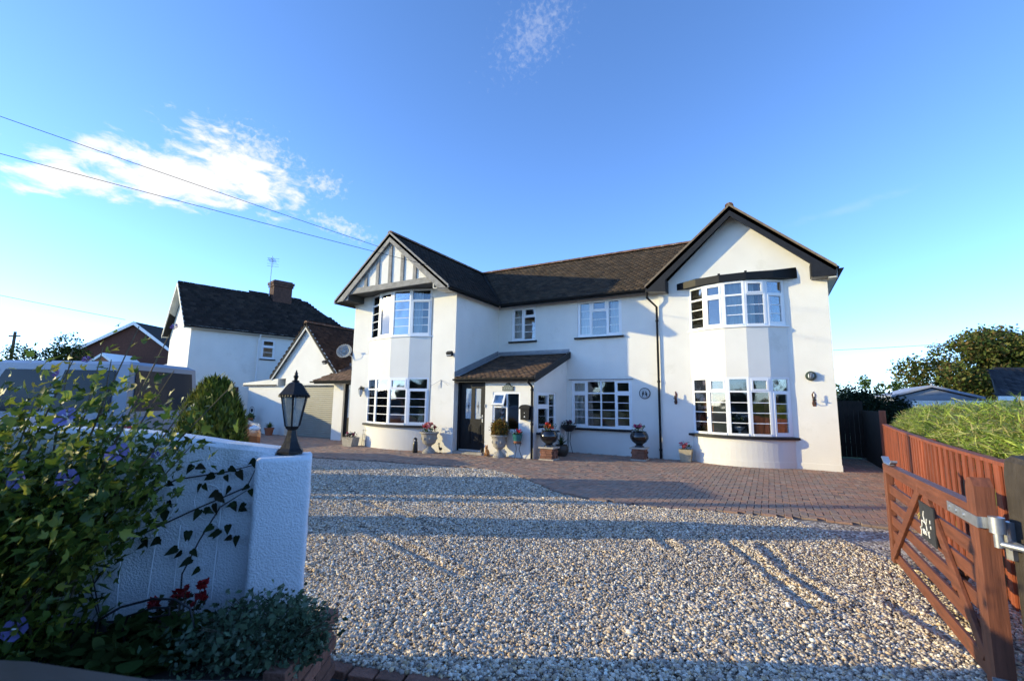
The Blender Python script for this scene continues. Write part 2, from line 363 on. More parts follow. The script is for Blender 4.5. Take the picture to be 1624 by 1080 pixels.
def grav_h(P):
    x, y = P[:, 0], P[:, 1]
    z = .005*np.sin(x*2.1+y*.7)+.004*np.sin(x*3.7-y*2.9+1)+.003*np.sin(x*7.3+y*6.1)
    for rt_ in RUTS:
        d = np.min([seg_d(P, rt_[i], rt_[i+1]) for i in range(len(rt_)-1)], axis=0)
        z += -.020*np.exp(-(d/.05)**2)+.016*np.exp(-((d-.12)/.05)**2)
    return z
ico_t = (1+5**.5)/2
ICO = np.array([(-1, ico_t, 0), (1, ico_t, 0), (-1, -ico_t, 0), (1, -ico_t, 0), (0, -1, ico_t), (0, 1, ico_t), (0, -1, -ico_t), (0, 1, -ico_t), (ico_t, 0, -1), (ico_t, 0, 1), (-ico_t, 0, -1), (-ico_t, 0, 1)], float)/1.9
ICOF = [(0, 11, 5), (0, 5, 1), (0, 1, 7), (0, 7, 10), (0, 10, 11), (1, 5, 9), (5, 11, 4), (11, 10, 2), (10, 7, 6), (7, 1, 8), (3, 9, 4), (3, 4, 2), (3, 2, 6), (3, 6, 8), (3, 8, 9), (4, 9, 5), (2, 4, 11), (6, 2, 10), (8, 6, 7), (9, 8, 1)]
OCT = np.array([(1, 0, 0), (-1, 0, 0), (0, 1, 0), (0, -1, 0), (0, 0, 1), (0, 0, -1)], float)
OCTF = [(0, 2, 4), (2, 1, 4), (1, 3, 4), (3, 0, 4), (2, 0, 5), (1, 2, 5), (3, 1, 5), (0, 3, 5)]
STONE = [(.82, .71, .56), (.70, .59, .45), (.58, .46, .32), (.48, .36, .24), (.84, .77, .65), (.42, .35, .29), (.32, .26, .21), (.60, .43, .25), (.55, .47, .38), (.18, .15, .125), (.74, .63, .48), (.64, .55, .44)]
def stones(wlo, whi, dens, size, pv, pf, nvar):
    P = []
    l0, l1 = -8.5, 4.0
    n = int((l1-l0)*(whi-wlo)*dens); la = rng.uniform(l0, l1, n); w = rng.uniform(wlo, whi, n)
    X = np.stack([la*CY_-w*SY_, la*SY_+w*CY_], 1)
    keep = inpoly(X, gpoly) & (np.abs(la) < w*1.16+.25) & (X[:, 0] < 1.60)
    keep &= ~((la < -1.62) & (w < 6.6) & (la < -1.3-(w-3)*.62))
    X = X[keep]; n = len(X); out = []
    z = grav_h(X)
    for k in range(nvar):
        idx = np.arange(k, n, nvar); q = pv*(1+rng.normal(size=(len(pv), 1))*.13)
        sc = size*np.exp(rng.normal(size=(len(idx), 1))*.30)*np.stack([rng.uniform(.42, .62, len(idx)), rng.uniform(.32, .5, len(idx)), rng.uniform(.2, .36, len(idx))], 1)
        pos = np.column_stack([X[idx], z[idx]+rng.uniform(-.010, .004, len(idx))])
        c = palette(STONE, len(idx), .16)
        o = link('gravel', stamp('gravel', q, pf, pos.astype(np.float32), randrot(len(idx), (0, 0, 1), .33), sc, m_chip, c)); out.append(o)
    # one object
    me = out[0].data
    import bmesh
    if len(out) > 1:
        bm = bmesh.new()
        for o in out: bm.from_mesh(o.data)
        bm.to_mesh(me); bm.free()
        for o in out[1:]:
            d = o.data; bpy.data.objects.remove(o); bpy.data.meshes.remove(d)
    return out[0]
prop(stones(2.6, 4.2, 5600, .0215, ICO, ICOF, 3), kind='stuff', label='pale angular stone chippings covering the near drive')
prop(stones(4.2, 7.0, 4300, .0245, OCT, OCTF, 3), kind='stuff', label='pale stone chippings across the middle of the drive')
prop(stones(7.0, 10.9, 2300, .032, OCT, OCTF, 2), kind='stuff', label='pale stone chippings covering the far drive')
n = 420; X = np.column_stack([rng.uniform(-9, 2, n), rng.uniform(3, 13, n)]); dl = -X[:, 0]*SY_+X[:, 1]*CY_; X = X[(X[:, 1] < 11) & (dl > 3.2) & (X[:, 0] < 1.5)]; n = len(X)
prop(link('fallen_leaves', stamp('fallen_leaves', [(0, -.5, 0), (-.3, 0, .12), (0, .5, .05), (.3, 0, .12)], [(0, 3, 2), (0, 2, 1)], np.column_stack([X, np.where(X[:, 1] > np.interp(X[:, 0], [-11, -6, -4, 2], [8.3, 9.2, 8.0, 8.0]), .012, .018)]).astype(np.float32), randrot(n, (0, 0, 1), .25), rng.uniform(.02, .05, (n, 1)).repeat(3, 1), pmat('dry_leaf', (.1, .1, .1), .8, attr=True), palette([(.14, .07, .03), (.20, .12, .05), (.09, .05, .025), (.10, .10, .03)], n, .2))), kind='stuff', label='small dry leaves scattered over the drive')

# paving -------------------------------------------------------------
pv = MB()
pv.poly([(x, y+.02, -.028) for x, y in EDGE]+[(2.6, 17.5, -.028), (1.4, 17.5, -.028), (1.4, 13.9, -.028), (-8.5, 13.9, -.028), (-13.2, 13.9, -.028), (-22, 13.2, -.028)])
paving = pv.build('paving', m_sand, kind='structure')
def front_y(x):
    if x < -13: return 12.2
    if x < -8.4: return 11.2
    if x < -5.72: return 11.42
    if x < 1.45: return 13.68
    return 17.0
bricks = []
u_ = .1
for ix in range(-215, 25):
    x = ix*u_
    for iy in range(74, 172):
        y = iy*u_; c = (ix-iy) % 4
        if c == 0: bx, by, ho = x+u_, y+u_/2, True
        elif c == 3: bx, by, ho = x+u_/2, y+u_, False
        else: continue
        if bx > fence_x(by)-.05 or by < edge_y(bx)+.10 or by > front_y(bx)-.06: continue
        bricks.append((bx, by, ho))
BR = np.array([(b[0], b[1], b[2]) for b in bricks]); la = BR[:, 0]*CY_+BR[:, 1]*SY_; ww = -BR[:, 0]*SY_+BR[:, 1]*CY_
order = np.argsort(ww+.15*np.abs(la))
PAVC = [(.32, .19, .135), (.35, .215, .155), (.29, .205, .155), (.365, .215, .145), (.27, .195, .15), (.31, .225, .17)]
def brick_proto(c):
    m = MB(); a, b, t = .0965, .0465, .05
    top = [(-a+.004, -b+.004, 0), (a-.004, -b+.004, 0), (a-.004, b-.004, 0), (-a+.004, b-.004, 0)]; mid = [(-a, -b, -.006), (a, -b, -.006), (a, b, -.006), (-a, b, -.006)]; bot = [(p[0], p[1], -t) for p in mid]
    m.poly(top)
    for i in range(4):
        j = (i+1) % 4; m.poly([mid[i], mid[j], top[j], top[i]]); m.poly([bot[i], bot[j], mid[j], mid[i]])
    me = m.mesh(m_pav, name='paving_brick'); at = me.color_attributes.new('col', 'FLOAT_COLOR', 'POINT')
    for d in at.data: d.color = (*c, 1)
    return me, m
protos = [brick_proto(c) for c in PAVC]
for k in order[:300]:
    bx, by, ho = bricks[k]; o = link('paving_brick', random.choice(protos)[0], paving)
    o.location = (bx, by, random.gauss(0, .002)); o.rotation_euler = (random.gauss(0, .008), random.gauss(0, .008), 0 if ho else math.pi/2)
rest = order[300:]; pm = protos[0][1]; pvv = np.array(pm.v)
tri = []
for f in pm.f: tri += [(f[0], f[1], f[2]), (f[0], f[2], f[3])]
n = len(rest); ang = np.where(BR[rest, 2] > .5, 0, math.pi/2); R3 = np.zeros((n, 3, 3)); R3[:, 0, 0] = np.cos(ang); R3[:, 0, 1] = -np.sin(ang); R3[:, 1, 0] = np.sin(ang); R3[:, 1, 1] = np.cos(ang); R3[:, 2, 2] = 1
R3 = R3@(np.eye(3)+rng.normal(size=(n, 1, 1))*np.array([[[0, 0, .008], [0, 0, .006], [-.008, -.006, 0]]]))
link('paving_brick', stamp('paving_bricks', pvv, tri, np.column_stack([BR[rest, :2], rng.normal(size=n)*.002]).astype(np.float32), R3, np.ones((n, 3)), m_pav, palette(PAVC, n, .1)), paving, kind='stuff')

# kerb of red bricks along the edge of the drive
kerb = thing('drive_kerb', 'row of red edging bricks between the gravel and the tarmac', 'kerb', S(-.5, 2.9))
kp = [(-1.15, 3.0), (-.94, 2.93), (-.6, 2.865), (-.31, 2.81), (0, 2.80), (.6, 2.80), (2.4, 2.82)]
cur = []
tot = 0
for i in range(len(kp)-1):
    a = np.array(kp[i]); b = np.array(kp[i+1]); L_ = np.linalg.norm(b-a); k = max(1, round(L_/.215))
    for j in range(k):
        p = a+(b-a)*(j+.04)/k; q = a+(b-a)*(j+.96)/k; m = MB(); zz = -.004+random.gauss(0, .004)
        d = (S(*q)-S(*p)).normalized(); nrm = Vector((-d.y, d.x, 0))
        m.beam(S(p[0], p[1], -.04+zz), S(q[0], q[1], -.04+zz), nrm*.05, (0, 0, .04)); m.build('kerb_brick', m_brickred, kerb, bevel=.006)
# ================================================================== HOUSE
XL, XC, XP, XR, XM = -12.99, -8.41, -5.76, 1.44, -2.74
YL, YM, YRW, YPF = 11.20, 13.77, 13.65, 11.40
house = thing('white_house', 'large white rendered house with two gables, bay windows and brown tiled roofs', 'house', (-5, 13.8, 0))
def wall(mb, o, u, n, Wd, z0, z1, holes=(), depth=.14, m=0):
    o = Vector(o); u = Vector(u); n = Vector(n)
    ss = sorted({0, Wd, *[h[0] for h in holes], *[h[1] for h in holes]}); zs = sorted({z0, z1, *[h[2] for h in holes], *[h[3] for h in holes]})
    P = lambda s, z, d=0: o+u*s+n*d+ZV*z
    for i in range(len(ss)-1):
        for j in range(len(zs)-1):
            cs, cz = (ss[i]+ss[i+1])/2, (zs[j]+zs[j+1])/2
            if any(h[0] < cs < h[1] and h[2] < cz < h[3] for h in holes): continue
            mb.poly([P(ss[i], zs[j]), P(ss[i+1], zs[j]), P(ss[i+1], zs[j+1]), P(ss[i], zs[j+1])], m)
    for a, b, c, d in holes:
        mb.poly([P(a, c), P(a, d), P(a, d, -depth), P(a, c, -depth)], m); mb.poly([P(b, d), P(b, c), P(b, c, -depth), P(b, d, -depth)], m)
        mb.poly([P(a, d), P(b, d), P(b, d, -depth), P(a, d, -depth)], m)
        if c > z0+1e-6: mb.poly([P(b, c), P(a, c), P(a, c, -depth), P(b, c, -depth)], m)
EX, EY = V(1, 0, 0), V(0, 1, 0)
# bays
def arc(cx, y0, a, half, n, dr=0.0):
    R_ = a/math.sin(math.radians(half)); c0 = R_*math.cos(math.radians(half)); R2 = R_+dr; hh = math.acos(min(1, c0/R2)) if dr else math.radians(half)
    return [V(cx+R2*math.sin(t), y0+c0-R2*math.cos(t), 0) for t in [-hh+2*hh*i/n for i in range(n+1)]]
LBAY = (-10.76, YL, 1.35, 30); RBAY = (-.70, YRW, 1.17, 42)
LF, RF = 4, 5
wm_ = MB()
lb0, lb1 = LBAY[0]-1.35-XL, LBAY[0]+1.35-XL
wall(wm_, (XL, YL, 0), EX, -EY, XC-XL, -.06, 5.2, [(lb0, lb1, -.06, 5.19)])
wall(wm_, (XC, YL, 0), EY, EX, YM-YL, -.06, 5.0)
wall(wm_, (XC, YM, 0), EX, -EY, XM-XC, -.06, 5.0, [(-7.87-XC, -6.91-XC, 3.67, 4.87), (-5.38-XC, -3.90-XC, 3.67, 4.88), (-5.60-XC, -3.63-XC, .78, 2.275), (-8.3-XC, -5.86-XC, -.06, 2.1)])
wall(wm_, (XM, YM, 0), -EY, -EX, YM-YRW, -.06, 5.0)
rb0, rb1 = RBAY[0]-1.17-XM, RBAY[0]+1.17-XM
wall(wm_, (XM, YRW, 0), EX, -EY, XR-XM, -.06, 4.90, [(rb0, rb1, -.06, 4.88)])
wm_.poly([(XM, YRW, 4.90), (XR, YRW, 4.90), (-.69, YRW, 6.86)])                       # right gable
wall(wm_, (XR, YRW, 0), EY, EX, 18.5-YRW, -.06, 5.0)
wall(wm_, (XR, 18.5, 0), -EX, EY, XR-XL, -.06, 5.0)
wall(wm_, (XL, 18.5, 0), -EY, -EX, 18.5-YL, -.06, 5.0)
wm_.build('wall', m_wall, house)
# bay shells: round base, facetted apron, ceilings
for (B, nf, nm) in ((LBAY, LF, 'l'), (RBAY, RF, 'r')):
    s = MB(); base = arc(*B, 22, .03); ap = arc(*B, nf, .02); topin = arc(*B, nf)
    for i in range(22): s.poly([base[i]+ZV*-.06, base[i+1]+ZV*-.06, base[i+1]+ZV*.70, base[i]+ZV*.70])
    s.poly([p+ZV*.70 for p in base])
    s.build('bay_base', m_wall, house, smooth=40)
    s = MB()
    for i in range(nf): s.poly([ap[i]+ZV*2.285, ap[i+1]+ZV*2.285, ap[i+1]+ZV*3.60, ap[i]+ZV*3.60])
    s.poly([p+ZV*2.285 for p in ap][::-1]); s.poly([p+ZV*3.60 for p in ap])
    s.build('bay_apron', m_wall, house)
    sl = MB(); a_ = arc(*B, 22, .11); b_ = arc(*B, 22, -.02)
    if B is LBAY: a_ = [p for p in a_ if p.x < -9.35]; b_ = b_[:len(a_)]
    for i in range(len(a_)-1):
        q = [a_[i], a_[i+1], b_[i+1], b_[i]]
        sl.poly([p+ZV*.70 for p in q][::-1]); sl.poly([p+ZV*(.775 if k > 1 else .755) for k, p in enumerate(q)]); sl.poly([a_[i]+ZV*.70, a_[i+1]+ZV*.70, a_[i+1]+ZV*.755, a_[i]+ZV*.755])
    for e in (0, -1): sl.poly([a_[e]+ZV*.70, a_[e]+ZV*.755, b_[e]+ZV*.775, b_[e]+ZV*.70])
    sl.build('window_sill', m_blackold, house)
    # thin white cill at first floor
    s2 = MB(); a_ = arc(*B, nf, .06)
    for i in range(nf):
        q = [a_[i], a_[i+1], topin[i+1], topin[i]]; s2.prism([p+ZV*3.60 for p in q], ZV*.03)
    s2.build('window_sill', m_upvc, house)
# plinth and render stop bead
pl = MB(); pl.box(XM+.03, RBAY[0]-1.19, YRW-.015, YRW+.05, -.06, .15); pl.box(RBAY[0]+1.19, XR+.012, YRW-.015, YRW+.05, -.06, .15)
pb = arc(*RBAY, 22, .045)
for i in range(22): pl.poly([pb[i]+ZV*-.06, pb[i+1]+ZV*-.06, pb[i+1]+ZV*.15, pb[i]+ZV*.15]); pl.poly([pb[i]+ZV*.15, pb[i+1]+ZV*.15, base[i+1]+ZV*.15, base[i]+ZV*.15])
pl.build('plinth', m_wall, house)
# interior shell (rooms seen through the glass)
it = MB()
for x0, x1, y0 in ((XL+.05, XC-.05, YL+.2), (XC-.05, XM+.02, YM+.2), (XM+.02, XR-.05, YRW+.2)):
    it.box(x0, x1, y0, 17.2, 2.62, 2.72); it.poly([(x0, 17.15, 0), (x1, 17.15, 0), (x1, 17.15, 5), (x0, 17.15, 5)]); it.poly([(x0, y0-.15, .02), (x1, y0-.15, .02), (x1, 18.4, .02), (x0, 18.4, .02)]); it.poly([(x0, y0, 4.9), (x0, 18, 4.9), (x1, 18, 4.9), (x1, y0, 4.9)])
for x in (XC-.3, XM-.2): it.box(x, x+.1, YM+.25, 17.2, 0, 5)
it.build('interior', m_room, house)

# ---- windows
def window(parent, facets, z0, z1, mats=(None,), inset=0.0, glass=None, name='window', fr=.055):
    f = MB(); W_ = []
    def fb(a, u, n, s0, s1, d0, d1, c0, c1, mb):
        c = a+u*((s0+s1)/2)+n*((d0+d1)/2)+ZV*((c0+c1)/2); mb.obox(c, u*((s1-s0)/2), n*((d1-d0)/2), ZV*((c1-c0)/2))
    panes = []; bars = []
    for a, b, cols in facets:
        a = Vector(a); b = Vector(b); u = (b-a).normalized(); Ln = (b-a).length; n = Vector((u.y, -u.x, 0)); a = a-n*inset
        fb(a, u, n, 0, fr, -.06, .012, z0, z1, f); fb(a, u, n, Ln-fr, Ln, -.06, .012, z0, z1, f)
        fb(a, u, n, fr, Ln-fr, -.06, .014, z1-fr, z1, f); fb(a, u, n, fr, Ln-fr, -.06, .03, z0, z0+fr, f)
        tw = sum(c['w'] for c in cols); inner = Ln-2*fr; s = fr
        for ci, c in enumerate(cols):
            w = inner*c['w']/tw; s1 = s+w
            e0 = s if ci == 0 else s+.0225; e1 = s1 if ci == len(cols)-1 else s1-.0225
            if ci < len(cols)-1: fb(a, u, n, s1-.0225, s1+.0225, -.058, .010, z0+fr, z1-fr, f)
            cells = []
            if c.get('t'):
                zt = z1-fr-c['t']; fb(a, u, n, e0, e1, -.056, .010, zt-.045, zt, f)
                cells = [(zt, z1-fr, c.get('ts', 0), 0), (z0+fr, zt-.045, c.get('s', 0), c.get('bars', 0))]
            else: cells = [(z0+fr, z1-fr, c.get('s', 0), c.get('bars', 0))]
            for (c0, c1, sash, nb) in cells:
                x0, x1, y0, y1 = e0, e1, c0, c1
                if sash == 2:                         # top hung light pushed open
                    sw = MB(); L2 = c1-c0; tilt = .42; dn = n*math.sin(tilt)-ZV*math.cos(tilt)
                    top = a+u*((e0+e1)/2)+n*.02+ZV*c1; hw = (e1-e0)/2; nn = n*math.cos(tilt)+ZV*math.sin(tilt)
                    for (uu, vv, hu, hv) in ((-hw+.025, L2/2, .025, L2/2), (hw-.025, L2/2, .025, L2/2)): sw.obox(top+u*uu+dn*vv, u*hu, dn*hv, nn*.022)
                    for vv in (.025, L2-.025): sw.obox(top+dn*vv, u*(hw-.05), dn*.025, nn*.022)
                    so_ = ('opening_light', sw); pn = MB(); pn.obox(top+dn*(L2/2), u*(hw-.05), dn*(L2/2-.05), nn*.004); panes.append(pn); bars.append(sw); continue
                if sash:
                    k = .042
                    fb(a, u, n, x0, x0+k, -.03, .026, y0, y1, f); fb(a, u, n, x1-k, x1, -.03, .026, y0, y1, f)
                    fb(a, u, n, x0+k, x1-k, -.03, .026, y0, y0+k, f); fb(a, u, n, x0+k, x1-k, -.03, .026, y1-k, y1, f)
                    x0 += k; x1 -= k; y0 += k; y1 -= k
                p = MB(); fb(a, u, n, x0, x1, -.018, -.012, y0, y1, p); panes.append(p)
                for q in range(nb):
                    zz = y0+(y1-y0)*(q+1)/(nb+1); bm_ = MB(); fb(a, u, n, x0, x1, -.024, -.004, zz-.010, zz+.010, bm_); bars.append(bm_)
            s = s1
    o = f.build(name, m_upvc, parent)
    for p in panes: p.build('pane', glass or m_glass, o)
    for p in bars: p.build('glazing_bar', m_upvc, o)
    return o
WT = .30
def fac(B, nf, cols): p = arc(*B, nf); return [(p[i], p[i+1], [cols[i]]) for i in range(nf)]
C = lambda t=WT, ts=0, s=0, bars=3, w=1: dict(w=w, t=t, ts=ts, s=s, bars=bars)
window(house, fac(LBAY, LF, [C(), C(), C(ts=1), C(s=1)]), .775, 2.285)
window(house, fac(LBAY, LF, [C(), C(ts=1, s=1, bars=0), C(), C(s=1)]), 3.63, 5.185)
window(house, fac(RBAY, RF, [C(), C(ts=1), C(), C(ts=1), C(s=1)]), .775, 2.285)
window(house, fac(RBAY, RF, [C(bars=2), C(ts=1, s=1, bars=0), C(bars=2), C(ts=1, bars=2), C(s=1, bars=2)]), 3.63, 4.86)
window(house, [((-7.87, YM, 0), (-6.91, YM, 0), [dict(w=1, t=0, s=1, bars=3), dict(w=1.05, t=.28, ts=1, bars=2)])], 3.67, 4.87, inset=.05)
window(house, [((-5.38, YM, 0), (-3.90, YM, 0), [dict(w=1, t=0, s=1, bars=3), dict(w=1.2, t=.30, ts=1, s=0, bars=2), dict(w=1, t=0, s=1, bars=3)])], 3.67, 4.88, inset=.05)
window(house, [((-5.60, YM, 0), (-3.63, YM, 0), [C(t=.34, ts=1, s=1, w=1), C(t=.34, w=1), C(t=.34, w=1), C(t=.34, ts=1, s=1, w=1)])], .78, 2.275, inset=.05)
for x0, x1, z in ((-7.95, -6.86, 3.60), (-5.46, -3.84, 3.60), (-5.68, -3.57, .70)):
    s = MB(); s.prism([(x0, YM+.02, z), (x0, YM-.10, z), (x0, YM-.10, z+.05), (x0, YM+.02, z+.07)], EX*(x1-x0)); s.build('window_sill', m_black, house)
hd = MB(); hd.box(-5.68, -3.58, YM-.03, YM+.02, 2.28, 2.305); hd.build('window_drip', m_lead, house)
# oriel on the right hand side wall
ow = MB(); ow.box(XR+.0, XR+.17, 15.9, 16.9, 3.5, 4.75); ow.build('side_window', m_lead, house)

# ---- porch
pw = MB()
wall(pw, (-7.395, YPF, 0), EX, -EY, XP+7.395, -.06, 2.2, [(-7.13+7.395, -6.2+7.395, .72, 1.84)])
wall(pw, (XP, YPF, 0), EY, EX, YM-YPF, -.06, 2.2, [(.2, 1.52, .71, 1.85)])
pw.poly([(XP, YPF, 2.2), (XP, YM, 2.2), (XP, YM, 3.12), (XP, YPF, 2.28)])
pw.poly([(-7.394, 11.6, -.06), (-7.394, YPF, -.06), (-7.394, YPF, 2.2), (-7.394, 11.6, 2.2)])
pw.build('porch_wall', m_wall, house)
window(house, [((-7.13, YPF, 0), (-6.2, YPF, 0), [dict(w=1, t=.36, ts=2), dict(w=.95, t=0, s=0)])], .72, 1.84, inset=.03)
window(house, [((XP, YPF+.2, 0), (XP, YPF+1.52, 0), [dict(w=1.45, t=.34, ts=1, s=1), dict(w=.8, t=0, bars=2)])], .71, 1.85, inset=.04)
s = MB(); s.prism([(XP-.02, YPF+.15, .65), (XP+.09, YPF+.15, .65), (XP+.09, YPF+.15, .69), (XP-.02, YPF+.15, .71)], EY*1.45); s.build('window_sill', m_blackold, house)
s = MB(); s.box(-7.2, -6.14, YPF-.07, YPF+.0, .675, .715); s.build('window_sill', m_upvc, house)
st = MB(); st.box(-8.40, -7.30, 11.20, 11.60, -.05, .07); st.build('door_step', m_stone, house, bevel=.01)
# front door
YD = 11.46
df = MB(); df.box(-8.405, -8.325, YD-.05, YD+.07, .07, 2.2); df.box(-7.475, -7.395, YD-.05, YD+.07, .07, 2.2); df.box(-8.325, -7.475, YD-.05, YD+.07, 2.08, 2.2); df.build('door_frame', m_black, house)
dm = MB(); gx = [(-8.15, -7.93), (-7.80, -7.58)]
wall(dm, (-8.325, YD-.01, 0), EX, -EY, .85, .12, 2.08, [(a+8.325, b+8.325, 1.03, 1.94) for a, b in gx], .04)
door = dm.build('front_door', m_black, house)
for a, b in gx:
    p = MB(); p.box(a, b, YD+.012, YD+.02, 1.03, 1.94); p.build('door_glass', m_frost, door)
    p = MB(); x = (a+b)/2; p.beam((x, YD+.008, 1.55), (x, YD+.008, 1.2), V(.012, 0, 0), V(0, .003, 0)); p.prism([(x, YD+.009, 1.47), (x+.045, YD+.009, 1.40), (x, YD+.009, 1.33), (x-.045, YD+.009, 1.40)], V(0, -.004, 0)); p.build('leaded_motif', m_lead, door)
    p = MB(); p.box(a-.005, b+.005, YD-.024, YD-.010, .28, .86); p.box(a+.035, b-.035, YD-.034, YD-.024, .34, .80); p.build('door_panel', m_black, door, bevel=.006)
p = MB(); p.box(-8.325, -7.475, YD-.06, YD-.0, .072, .118); p.build('threshold', m_steel, house)
hnd = MB(); hnd.box(-7.525, -7.495, YD-.020, YD-.010, .93, 1.15); hnd.tube([(-7.51, YD-.015, 1.08), (-7.51, YD-.06, 1.08), (-7.62, YD-.06, 1.075)], .010); hnd.build('door_handle', m_steel, door)

# ---- roofs
RT = []   # tile stuff accumulators
ROOFC = [(.024, .019, .016), (.028, .022, .018), (.020, .017, .015), (.033, .025, .02), (.022, .019, .017), (.038, .028, .022)]
def clip_in(poly, P): return inpoly(P, poly)
def roof_plane(parent, pts, name='roof', tw=.17, g=.115, cols=ROOFC, thick=.09, tiles=True, mat=None, lift=0.0):
    """pts: eave-left, eave-right, then round; first edge is the eave"""
    pts = [Vector(p) for p in pts]; u = (pts[1]-pts[0]).normalized()
    nrm = None
    for i in range(2, len(pts)):
        c = u.cross(pts[i]-pts[0])
        if c.length > 1e-3: nrm = c.normalized(); break
    if nrm.z < 0: nrm = -nrm
    v = nrm.cross(u); 
    if v.z < 0: v = -v
    b = MB(); lo = [p-nrm*.03 for p in pts]; b.prism(lo, -nrm*thick)
    ro = b.build(name, mat or m_slab, parent)
    if not tiles: return ro
    q = np.array([((p-pts[0]).dot(u), (p-pts[0]).dot(v)) for p in pts]); smin, smax = q[:, 0].min(), q[:, 0].max(); tmax = q[:, 1].max()
    pos = []
    row = 0; t = -.02
    while t < tmax:
        off = (row % 2)*tw/2
        ss = np.arange(smin-off, smax+tw, tw)+tw/2
        P = np.column_stack([ss, np.full(len(ss), min(max(t+.05, .01), tmax-.01))]); k = clip_in(q, P-np.array([tw/2-.035, 0])) & clip_in(q, P+np.array([tw/2-.035, 0]))
        for s_ in ss[k]: pos.append((s_, t))
        t += g; row += 1
    pos = np.array(pos); n = len(pos)
    a, h_, th = tw/2-.0025, g*1.28, .016
    TV = [(-a, 0, 0), (a, 0, 0), (a, h_, -.012), (-a, h_, -.012), (-a, 0, -th), (a, 0, -th)]
    TF = [(0, 1, 2), (0, 2, 3), (4, 5, 1), (4, 1, 0), (4, 0, 3), (1, 5, 2)]
    B3 = np.array([[u.x, v.x, nrm.x], [u.y, v.y, nrm.y], [u.z, v.z, nrm.z]])
    wp = np.array(pts[0])[None]+pos[:, :1]*np.array(u)+pos[:, 1:]*np.array(v)+rng.normal(size=(n, 1))*.002*np.array(nrm)
    wp -= np.asarray(rootloc(parent))
    R3 = np.repeat(B3[None], n, 0)@(np.eye(3)+rng.normal(size=(n, 1, 1))*np.array([[[0, 0, .02], [0, 0, .0], [-.02, 0, 0]]])+rng.normal(size=(n, 1, 1))*np.array([[[0, 0, 0], [0, 0, .012], [0, -.012, 0]]]))
    link('roof_tile', stamp('roof_tiles', TV, TF, wp.astype(np.float32), R3, np.ones((n, 3)), m_tile, palette(cols, n, .16)), ro, kind='stuff')
    return ro
def ridge(parent, p, q, L=.42, mat=None, r=.11):
    p = Vector(p); q = Vector(q); n = max(1, round((q-p).length/L)); d = (q-p)/n; side = d.normalized().cross(ZV).normalized(); upv = side.cross(d.normalized())
    for i in range(n):
        m = MB(); a = p+d*(i+.0); b = p+d*(i+.985); N_ = 7; R1 = []
        for e, pt in enumerate((a, b)):
            R1.append([pt+side*(r*math.cos(t))+upv*(r*.85*math.sin(t)-.05+(.006 if e else 0)) for t in [math.pi*k/(N_-1) for k in range(N_)]])
        for k in range(N_-1): m.poly([R1[0][k], R1[0][k+1], R1[1][k+1], R1[1][k]])
        m.poly(R1[0][::-1]); m.poly(R1[1])
        m.build('ridge_tile', mat or m_ridge, parent, smooth=50)
RZ, EZ = 7.06, 5.0
LX, YLB = -10.67, 10.43
RX = -.69; RLE, RRE, YRB = -3.05, 1.66, 13.28
r1 = roof_plane(house, [(-8.15, YLB, EZ), (-8.15, 13.42, EZ), (LX, 16, RZ), (LX, YLB, RZ)])
r2 = roof_plane(house, [(-13.19, 18.58, EZ), (-13.19, YLB, EZ), (LX, YLB, RZ), (LX, 16, RZ)])
r3 = roof_plane(house, [(-8.15, 13.42, EZ), (RLE, 13.42, EZ), (RX, 16, RZ), (LX, 16, RZ)], cols=[(.052, .038, .027), (.06, .043, .030), (.044, .034, .026), (.068, .049, .034), (.05, .04, .031)])
r4 = roof_plane(house, [(RLE, 13.42, EZ), (RLE, YRB, EZ), (RX, YRB, RZ), (RX, 16, RZ)])
r5 = roof_plane(house, [(RRE, YRB, EZ-.02), (RRE, 18.58, EZ-.02), (RX, 16, RZ), (RX, YRB, RZ)])
r6 = roof_plane(house, [(1.66, 18.58, EZ), (-13.19, 18.58, EZ), (LX, 16, RZ), (RX, 16, RZ)], tiles=False)
ridge(r1, (LX, YLB, RZ+.03), (LX, 16, RZ+.03)); ridge(r3, (LX, 16, RZ+.03), (RX, 16, RZ+.03)); ridge(r5, (RX, YRB, RZ+.03), (RX, 16, RZ+.03))
# fascias, soffits, gutters
sf = MB(); sf.box(XC+.004, -8.2, YLB+.05, 13.40, 4.955, 4.985); sf.build('soffit', m_soffit, house)
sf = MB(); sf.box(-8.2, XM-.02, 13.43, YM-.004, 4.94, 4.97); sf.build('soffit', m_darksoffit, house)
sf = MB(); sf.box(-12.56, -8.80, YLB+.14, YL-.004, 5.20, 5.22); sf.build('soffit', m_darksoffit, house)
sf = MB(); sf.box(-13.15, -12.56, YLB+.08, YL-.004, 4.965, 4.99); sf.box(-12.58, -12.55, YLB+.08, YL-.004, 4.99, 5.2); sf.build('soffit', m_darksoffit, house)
sf = MB(); sf.box(-8.80, XC, YLB+.08, YL-.004, 4.965, 4.99); sf.box(-8.82, -8.79, YLB+.08, YL-.004, 4.99, 5.2); sf.build('soffit', m_soffit, house)
sf = MB(); sf.box(XR+.004, 1.60, YRB+.04, 18.5, 4.72, 4.75); sf.build('soffit', m_soffit, house)
sf = MB(); sf.box(XL-.16, XL-.004, YL-.004, 18.5, 4.955, 4.985); sf.build('soffit', m_soffit, house)
